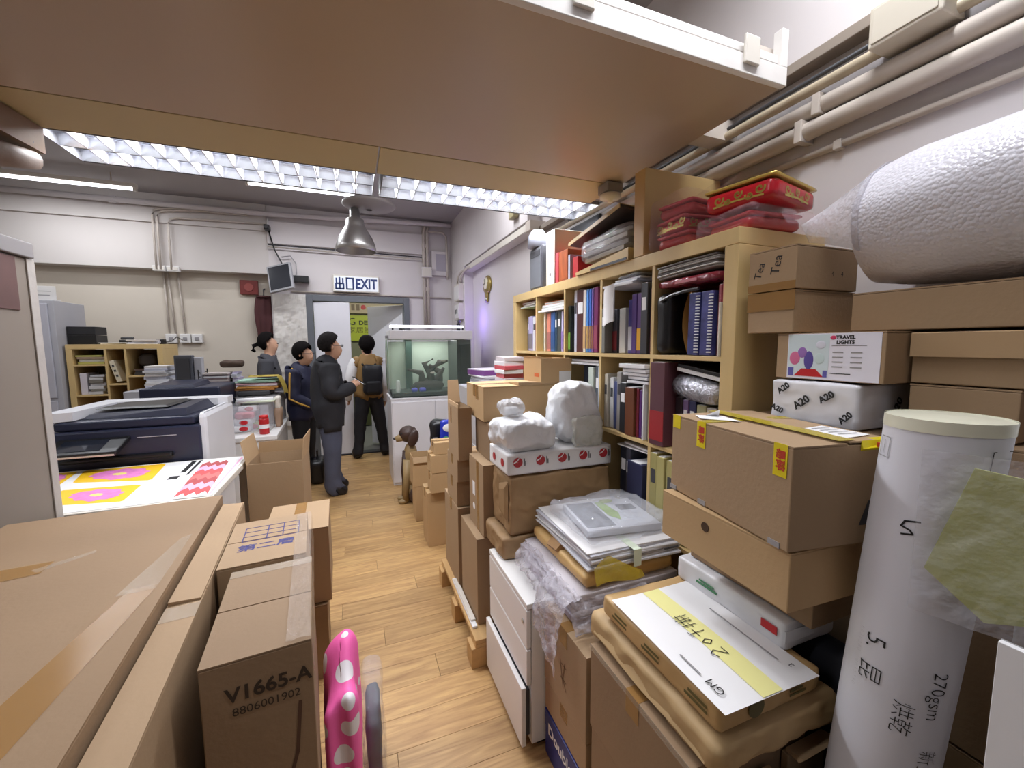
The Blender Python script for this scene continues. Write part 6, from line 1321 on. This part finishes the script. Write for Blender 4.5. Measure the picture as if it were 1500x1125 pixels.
def person(label, loc, rz, h, pose, build, garments, hair, extras=None):
    """standing figure facing local +X, left side +Y; pose overrides joint positions"""
    J = {'pelvis': ((0, 0, .53), (.074, .092)), 'waist': ((.0, 0, .60), (.068, .085)), 'chest': ((.0, 0, .71), (.068, .092)), 'collar': ((-.004, 0, .795), (.048, .06)), 'neck': ((.0, 0, .835), .033), 'jaw': ((.014, 0, .87), (.042, .042)), 'head': ((.008, 0, .925), (.066, .059)), 'crown': ((.0, 0, .974), (.045, .043))}
    J['nose'] = ((.062, 0, .905), .008)
    for s, q in ((1, 'l'), (-1, 'r')):
        J['sh' + q] = ((-.004, s * .105, .785), .038); J['el' + q] = ((-.01, s * .135, .61), .028); J['wr' + q] = ((.03, s * .135, .475), .019); J['pa' + q] = ((.045, s * .13, .44), (.020, .014))
        J['hip' + q] = ((.0, s * .05, .49), .058); J['kn' + q] = ((.005, s * .052, .275), .038); J['an' + q] = ((-.01, s * .052, .045), .026); J['to' + q] = ((.075, s * .06, .018), .022); J['he' + q] = ((-.03, s * .052, .02), .02)
        for k in range(4):
            fy = (k - 1.5) * .011
            J[f'f{q}{k}a'] = None
    for k_, v in pose.items(): J[k_] = (v, J[k_][1]) if k_ in J and J[k_] else (v, .005)
    E_ = [('pelvis', 'waist'), ('waist', 'chest'), ('chest', 'collar'), ('collar', 'neck'), ('neck', 'jaw'), ('jaw', 'head'), ('head', 'crown'), ('head', 'nose')]
    for s, q in ((1, 'l'), (-1, 'r')):
        E_ += [('collar', 'sh' + q), ('sh' + q, 'el' + q), ('el' + q, 'wr' + q), ('wr' + q, 'pa' + q), ('pelvis', 'hip' + q), ('hip' + q, 'kn' + q), ('kn' + q, 'an' + q), ('an' + q, 'to' + q), ('an' + q, 'he' + q)]
        w_, p_ = Vector(J['wr' + q][0]), Vector(J['pa' + q][0]); d = (p_ - w_).normalized()
        side = d.cross(Vector((0, s, 0))); side = side.normalized() if side.length > .2 else Vector((1, 0, 0))
        curl = side.cross(d) * (-s) * -1
        for k in range(4):
            L_ = (.030, .035, .033, .026)[k]; base = p_ + d * .012 + side * ((k - 1.5) * .0105)
            m_ = base + d * L_ * .6; t_ = m_ + (d * .6 + curl * .8).normalized() * L_ * .6
            J[f'f{q}{k}a'] = (tuple(m_), .0055); J[f'f{q}{k}b'] = (tuple(t_), .0045)
            E_ += [('pa' + q, f'f{q}{k}a'), (f'f{q}{k}a', f'f{q}{k}b')]
        th = p_ + side * -.018 - d * .006; J['th' + q] = (tuple(th + d * .016), .0058); J['tt' + q] = (tuple(th + d * .032 + curl * .006), .005)
        E_ += [('pa' + q, 'th' + q), ('th' + q, 'tt' + q)]
    J = {k: (Vector(v[0]) * h, tuple(x * h * build.get(k.rstrip('lr') if k not in ('collar',) else k, build['all']) for x in (v[1] if isinstance(v[1], tuple) else (v[1], v[1])))) for k, v in J.items() if v is not None}
    me = skin_mesh(J, E_)
    root = thing('person', label, 'person', loc, R(rz))
    body = link('body', me, SKIN, root, smooth=True); body.data.materials.clear(); body.data.materials.append(SKIN)
    segs = {(a, b): (J[a][0], J[b][0]) for a, b in E_}
    near = []
    for f in me.polygons:
        best = min(segs, key=lambda s: segdist(f.center, *segs[s]) - (J[s[0]][1][0] + J[s[1]][1][0]) * .5)
        near.append(best)
    for gname, m_, test, off, wr in garments:
        keep = [f for f, s in zip(me.polygons, near) if test(f.center / h, s)]
        vmap, vs, fs = {}, [], []
        for f in keep:
            q = []
            for vi in f.vertices:
                if vi not in vmap:
                    v = me.vertices[vi]; n = noise.noise(v.co * 14 + Vector((3, 1, len(gname)))) * wr
                    vmap[vi] = len(vs); vs.append(v.co + v.normal * (off + n))
                q.append(vmap[vi])
            fs.append(q)
        if m_.name not in [x.name for x in me.materials]: me.materials.append(m_)
        mi_ = [x.name for x in me.materials].index(m_.name)
        for f in keep: f.material_index = mi_
        g = bpy.data.meshes.new(gname); g.from_pydata(vs, [], fs); g.update()
        go = link(gname, g, m_, root, smooth=True)
        sd = go.modifiers.new('cloth', 'SOLIDIFY'); sd.thickness = .004; sd.offset = 1
    # head details
    hc = J['head'][0]; jw = J['jaw'][0]
    fx = (J['nose'][0] - hc); fx.z = 0; fx = fx.normalized() if fx.length else Vector((1, 0, 0)); sy = Vector((0, 0, 1)).cross(fx)
    hb = J['head'][1][0]
    for s in (-1, 1):
        B().ell(hc + fx * hb * .83 + sy * s * hb * .34 + Vector((0, 0, -.004 * h)), (.006, .008, .005), 8).ob('eye', INK, root)
        B().ell(hc - fx * hb * .05 + sy * s * hb * .84 - Vector((0, 0, .012 * h)), (.012, .006, .02), 8).ob('ear', SKIN, root, smooth=True)
    B().ell(jw + fx * hb * .62 + Vector((0, 0, .004 * h)), (.006, .018, .004), 8, (0, 0, math.atan2(fx.y, fx.x))).ob('mouth', mat('lip', (150, 84, 76), .5, 0), root)
    hm, hfun = hair
    # hair: a cap over the scalp, open over the face
    b = B(); b.ell(hc + Vector((0, 0, .014 * h)) - fx * .012 * h, (hb * .97, hb * .95, hb * 1.06), 36)
    for v in b.bm.verts: v.co += (v.co - hc).normalized() * .004 * noise.noise(v.co * 45)
    bmesh.ops.delete(b.bm, geom=[f for f in b.bm.faces if not hfun((f.calc_center_median() - hc) / h, fx, sy)], context='FACES')
    ho_ = b.ob('hair', hm, root, smooth=True); sd = ho_.modifiers.new('thick', 'SOLIDIFY'); sd.thickness = .010; sd.offset = -1
    if extras: extras(root, J, h, fx, sy, hc, hb)
    return root
LEG = {('hipl', 'knl'), ('hipr', 'knr'), ('knl', 'anl'), ('knr', 'anr'), ('pelvis', 'hipl'), ('pelvis', 'hipr')}
FOOT = {('anl', 'tol'), ('anr', 'tor'), ('anl', 'hel'), ('anr', 'her')}
TORSO = {('pelvis', 'waist'), ('waist', 'chest'), ('chest', 'collar'), ('collar', 'shl'), ('collar', 'shr'), ('pelvis', 'hipl'), ('pelvis', 'hipr'), ('hipl', 'knl'), ('hipr', 'knr')}
ARM = {('shl', 'ell'), ('shr', 'elr'), ('ell', 'wrl'), ('elr', 'wrr')}
def g_top(z0, arms=True): return lambda c, s: (s in TORSO and c.z > z0) or (arms and s in ARM) or (s == ('collar', 'neck') and (c.z < .818 or abs(c.y) > .05)) or (arms and .74 < c.z < .845 and math.hypot(c.x, c.y) > .052 and s[0] not in ('jaw', 'head'))
def g_leg(zt): return lambda c, s: (s in LEG or (s in TORSO and c.z < zt) or (s in FOOT and c.z > .05))  and c.z < zt
def g_shoe(c, s): return (s in FOOT) and c.z <= .062
SHOE = mat('black_shoe', (20, 20, 24), .35, .08); 
def hair_short(c, fx, sy): return c.dot(fx) < ((-.004 + .75 * (c.z - .012)) if c.z > .0 else -.016) and c.z > -.036 - .5 * min(0, c.dot(fx) + .04)
def hair_bob(c, fx, sy): return c.dot(fx) < ((.016 + .62 * (c.z - .008)) if c.z > .0 else .012) and c.z > -.066
def specs(root, J, h, fx, sy, hc, hb):
    b = B()
    for s in (-1, 1):
        c_ = hc + fx * (hb * .90) + sy * s * hb * .36
        b.tube([c_ + (sy * math.cos(a) * .018 + Vector((0, 0, math.sin(a) * .013))) for a in [k * math.pi / 6 for k in range(13)]], .0018, 5, False)
        b.tube([c_ + sy * s * .018, hc + sy * s * hb * .90 + Vector((0, 0, -.002))], .0018, 5)
    b.ob('glasses', BLACK, root)
# older man with phone
def man_x(root, J, h, fx, sy, hc, hb):
    specs(root, J, h, fx, sy, hc, hb)
    pa = J['par'][0]
    p = B().box(-.005, .005, -.04, .04, -.07, .07, .004).ob('phone_case', BLACK, None); p.name = 'phone'
    tag(p, 'dark phone with bright screen held by the man in the dark jacket', 'phone')
    p.parent = None
    q = root.matrix_basis @ (pa + Vector((.045, .03, .035))); p.location = Vector(root.location) + Matrix.Rotation(root.rotation_euler.z, 3, 'Z') @ (pa + Vector((.045, .03, .035)))
    p.rotation_euler = (0, R(-55), root.rotation_euler.z)
    B().box(-.0062, -.005, -.034, .034, -.06, .06).ob('phone_screen', mat('phone_screen', (220, 226, 236), .2, 0, emit=.6), p)
MJ = mat('black_jacket', (27, 27, 33), .75, .12, 8, .3, 30); MT = mat('slate_jeans', (72, 76, 94), .75, .10, 6, .3, 60)
m_root = person('older man in dark jacket and slate trousers looking down at a phone', (-.26, 4.44, 0), 12, 1.63,
    {'neck': (.018, 0, .835), 'jaw': (.040, 0, .866), 'head': (.034, 0, .922), 'crown': (.024, 0, .968), 'nose': (.092, 0, .892), 'elr': (-.005, -.15, .635), 'wrr': (.115, -.095, .665), 'par': (.148, -.075, .683), 'ell': (.0, .15, .63), 'wrl': (.12, .07, .66), 'pal': (.15, .045, .675),
     'hipl': (.0, .05, .49), 'knl': (.02, .055, .275), 'anl': (.02, .06, .045), 'tol': (.105, .07, .018), 'hel': (.0, .06, .02)},
    {'all': 1.08, 'waist': 1.32, 'chest': 1.22, 'pelvis': 1.22, 'sh': 1.15, 'el': 1.25, 'hip': 1.12, 'kn': 1.2, 'an': 1.25, 'head': 1.04},
    [('trousers', MT, g_leg(.53), .012, .008), ('jacket', MJ, g_top(.425), .026, .014), ('shoe', SHOE, lambda c, s: g_shoe(c, s) and s[1][-1] == 'l', .008, .001), ('shoe', SHOE, lambda c, s: g_shoe(c, s) and s[1][-1] == 'r', .008, .001)], (GREYHAIR, hair_short), man_x)
# woman with short hair, navy jacket with yellow piping
NJ = mat('navy_jacket', (30, 32, 62), .65, .1, 8, .3, 30); NT = mat('black_trousers', (24, 24, 30), .75, .1, 8)
def w2_x(root, J, h, fx, sy, hc, hb):
    specs(root, J, h, fx, sy, hc, hb)
    b = B(); sh, el, wr = J['shr'][0], J['elr'][0], J['wrr'][0]
    off = Vector((.0, -.078, .0))
    b.tube([sh + Vector((0, -.02, .055)), sh + off, (sh + el) / 2 + off, el + Vector((.0, -.078, 0)), (el + wr) / 2 + Vector((.0, -.07, -.01)), wr + Vector((0, -.05, -.01))], .010, 6)
    b.ob('yellow_piping', mat('piping_yellow', (206, 160, 70), .6, .05), root)
    B().box(.075, .082, -.03, .02, 0, .02).ob('badge', OFFW, root, J['chest'][0] + Vector((.02, -.03, .0)))
    B().box(-.06, .06, -.12, -.09, -.05, .06, .01).ob('yellow_hem', mat('hem_mustard', (170, 126, 52), .7, .06), root, J['pelvis'][0] + Vector((.03, -.01, -.06)))
person('woman with short black hair and glasses in navy jacket with yellow piping', (-.55, 5.0, 0), -18, 1.545,
    {'neck': (.012, 0, .835), 'jaw': (.034, 0, .866), 'head': (.028, 0, .922), 'crown': (.02, 0, .968), 'nose': (.086, 0, .892), 'elr': (.0, -.14, .62), 'wrr': (.10, -.09, .56), 'par': (.13, -.07, .555), 'ell': (.0, .14, .62), 'wrl': (.10, .07, .56), 'pal': (.13, .05, .555)},
    {'all': 1.05, 'waist': 1.18, 'chest': 1.15, 'pelvis': 1.15, 'el': 1.2}, [('trousers', NT, g_leg(.53), .012, .008), ('jacket', NJ, g_top(.46), .022, .012), ('shoe', SHOE, lambda c, s: g_shoe(c, s) and s[1][-1] == 'l', .008, .001), ('shoe', SHOE, lambda c, s: g_shoe(c, s) and s[1][-1] == 'r', .008, .001)], (HAIR, hair_bob), w2_x)
# woman with ponytail
def w1_x(root, J, h, fx, sy, hc, hb):
    b = B(); a = hc - fx * (hb * .95) + Vector((0, 0, -.012))
    b.ell(a - fx * .012, (.028, .025, .028), 10); b.tube([a - fx * .02, a - fx * .06 + Vector((0, 0, -.02)), a - fx * .07 + Vector((0, 0, -.07)), a - fx * .045 + Vector((0, 0, -.09))], [.02, .026, .024, .012], 10)
    b.ob('ponytail', HAIR, root, smooth=True)
person('woman with black ponytail in a grey top behind the desk papers', (-.955, 5.62, 0), 3, 1.665, {'elr': (-.01, -.13, .62), 'wrr': (.09, -.11, .55), 'par': (.12, -.10, .545)},
    {'all': .98, 'waist': 1.05, 'chest': 1.05}, [('trousers', NT, g_leg(.53), .010, .006), ('sweater', mat('grey_sweater', (70, 70, 76), .8, .08, 9, .3, 40), g_top(.48), .016, .010), ('shoe', SHOE, lambda c, s: g_shoe(c, s) and s[1][-1] == 'l', .008, .001), ('shoe', SHOE, lambda c, s: g_shoe(c, s) and s[1][-1] == 'r', .008, .001)], (HAIR, lambda c, fx, sy: c.dot(fx) < ((-.004 + .72 * (c.z - .012)) if c.z > .0 else -.016) and c.z > -.05), w1_x)
# visitor with backpack in the doorway
MUST = mat('mustard_vest', (140, 108, 62), .7, .08, 9, .2, 40)
def w4_x(root, J, h, fx, sy, hc, hb):
    ch = J['chest'][0]
    rbox(.13, .25, .40, .06, 12, .012, 8, 3).ob('backpack', mat('backpack_black', (24, 24, 30), .6, .1), root, ch + Vector((-.165, -.03, -.30)), smooth=True)
    rbox(.05, .18, .16, .03, 8, .006, 8, 5).ob('backpack_pocket', mat('backpack_black', (24, 24, 30)), root, ch + Vector((-.245, -.03, -.27)), smooth=True)
    for s in (-1, 1): B().tube([ch + Vector((-.12, s * .075, .09)), ch + Vector((-.06, s * .095, .135)), ch + Vector((.06, s * .10, .12)), ch + Vector((.1, s * .10, .0))], .014, 8).ob('backpack_strap', BLACK, root, smooth=True)
    B().ell(hc + Vector((-.03, 0, -.075)), (.045, .055, .06)).ob('hair_nape', HAIR, root, smooth=True)
person('visitor with black backpack and mustard vest standing in the doorway', (.165, 5.72, 0), 97, 1.635, {'hipl': (0, .05, .49), 'knl': (.01, .075, .275), 'anl': (.0, .10, .045), 'tol': (.08, .12, .018), 'hel': (-.02, .10, .02), 'knr': (.01, -.085, .275), 'anr': (.0, -.11, .045), 'tor': (.08, -.14, .018), 'her': (-.02, -.11, .02), 'ell': (-.01, .15, .61), 'wrl': (.06, .15, .50), 'pal': (.085, .145, .475)},
    {'all': 1.0, 'waist': 1.08, 'chest': 1.05}, [('trousers', NT, g_leg(.535), .014, .008), ('shirt', PAPER, lambda c, s: s in ARM or s in {('collar', 'shl'), ('collar', 'shr')}, .014, .008), ('vest', MUST, lambda c, s: s in TORSO and c.z > .50 and abs(c.y) < .105, .020, .006), ('shoe', SHOE, lambda c, s: g_shoe(c, s) and s[1][-1] == 'l', .008, .001), ('shoe', SHOE, lambda c, s: g_shoe(c, s) and s[1][-1] == 'r', .008, .001)], (HAIR, hair_bob), w4_x)
# dark flat shoes / bag on the floor behind the man
bg_ = thing('floor_bag', 'black bag on the floor behind the man in dark jacket', 'bag', (-.42, 4.85, 0)); rbox(.16, .2, .28, .05, 8, .012, 8, 3).ob('bag', mat('bag_black', (16, 15, 18)), bg_, smooth=True); B().tube([(0, -.05, .27), (0, -.03, .36), (0, .03, .36), (0, .05, .27)], .008, 6).ob('handle', BLACK, bg_)
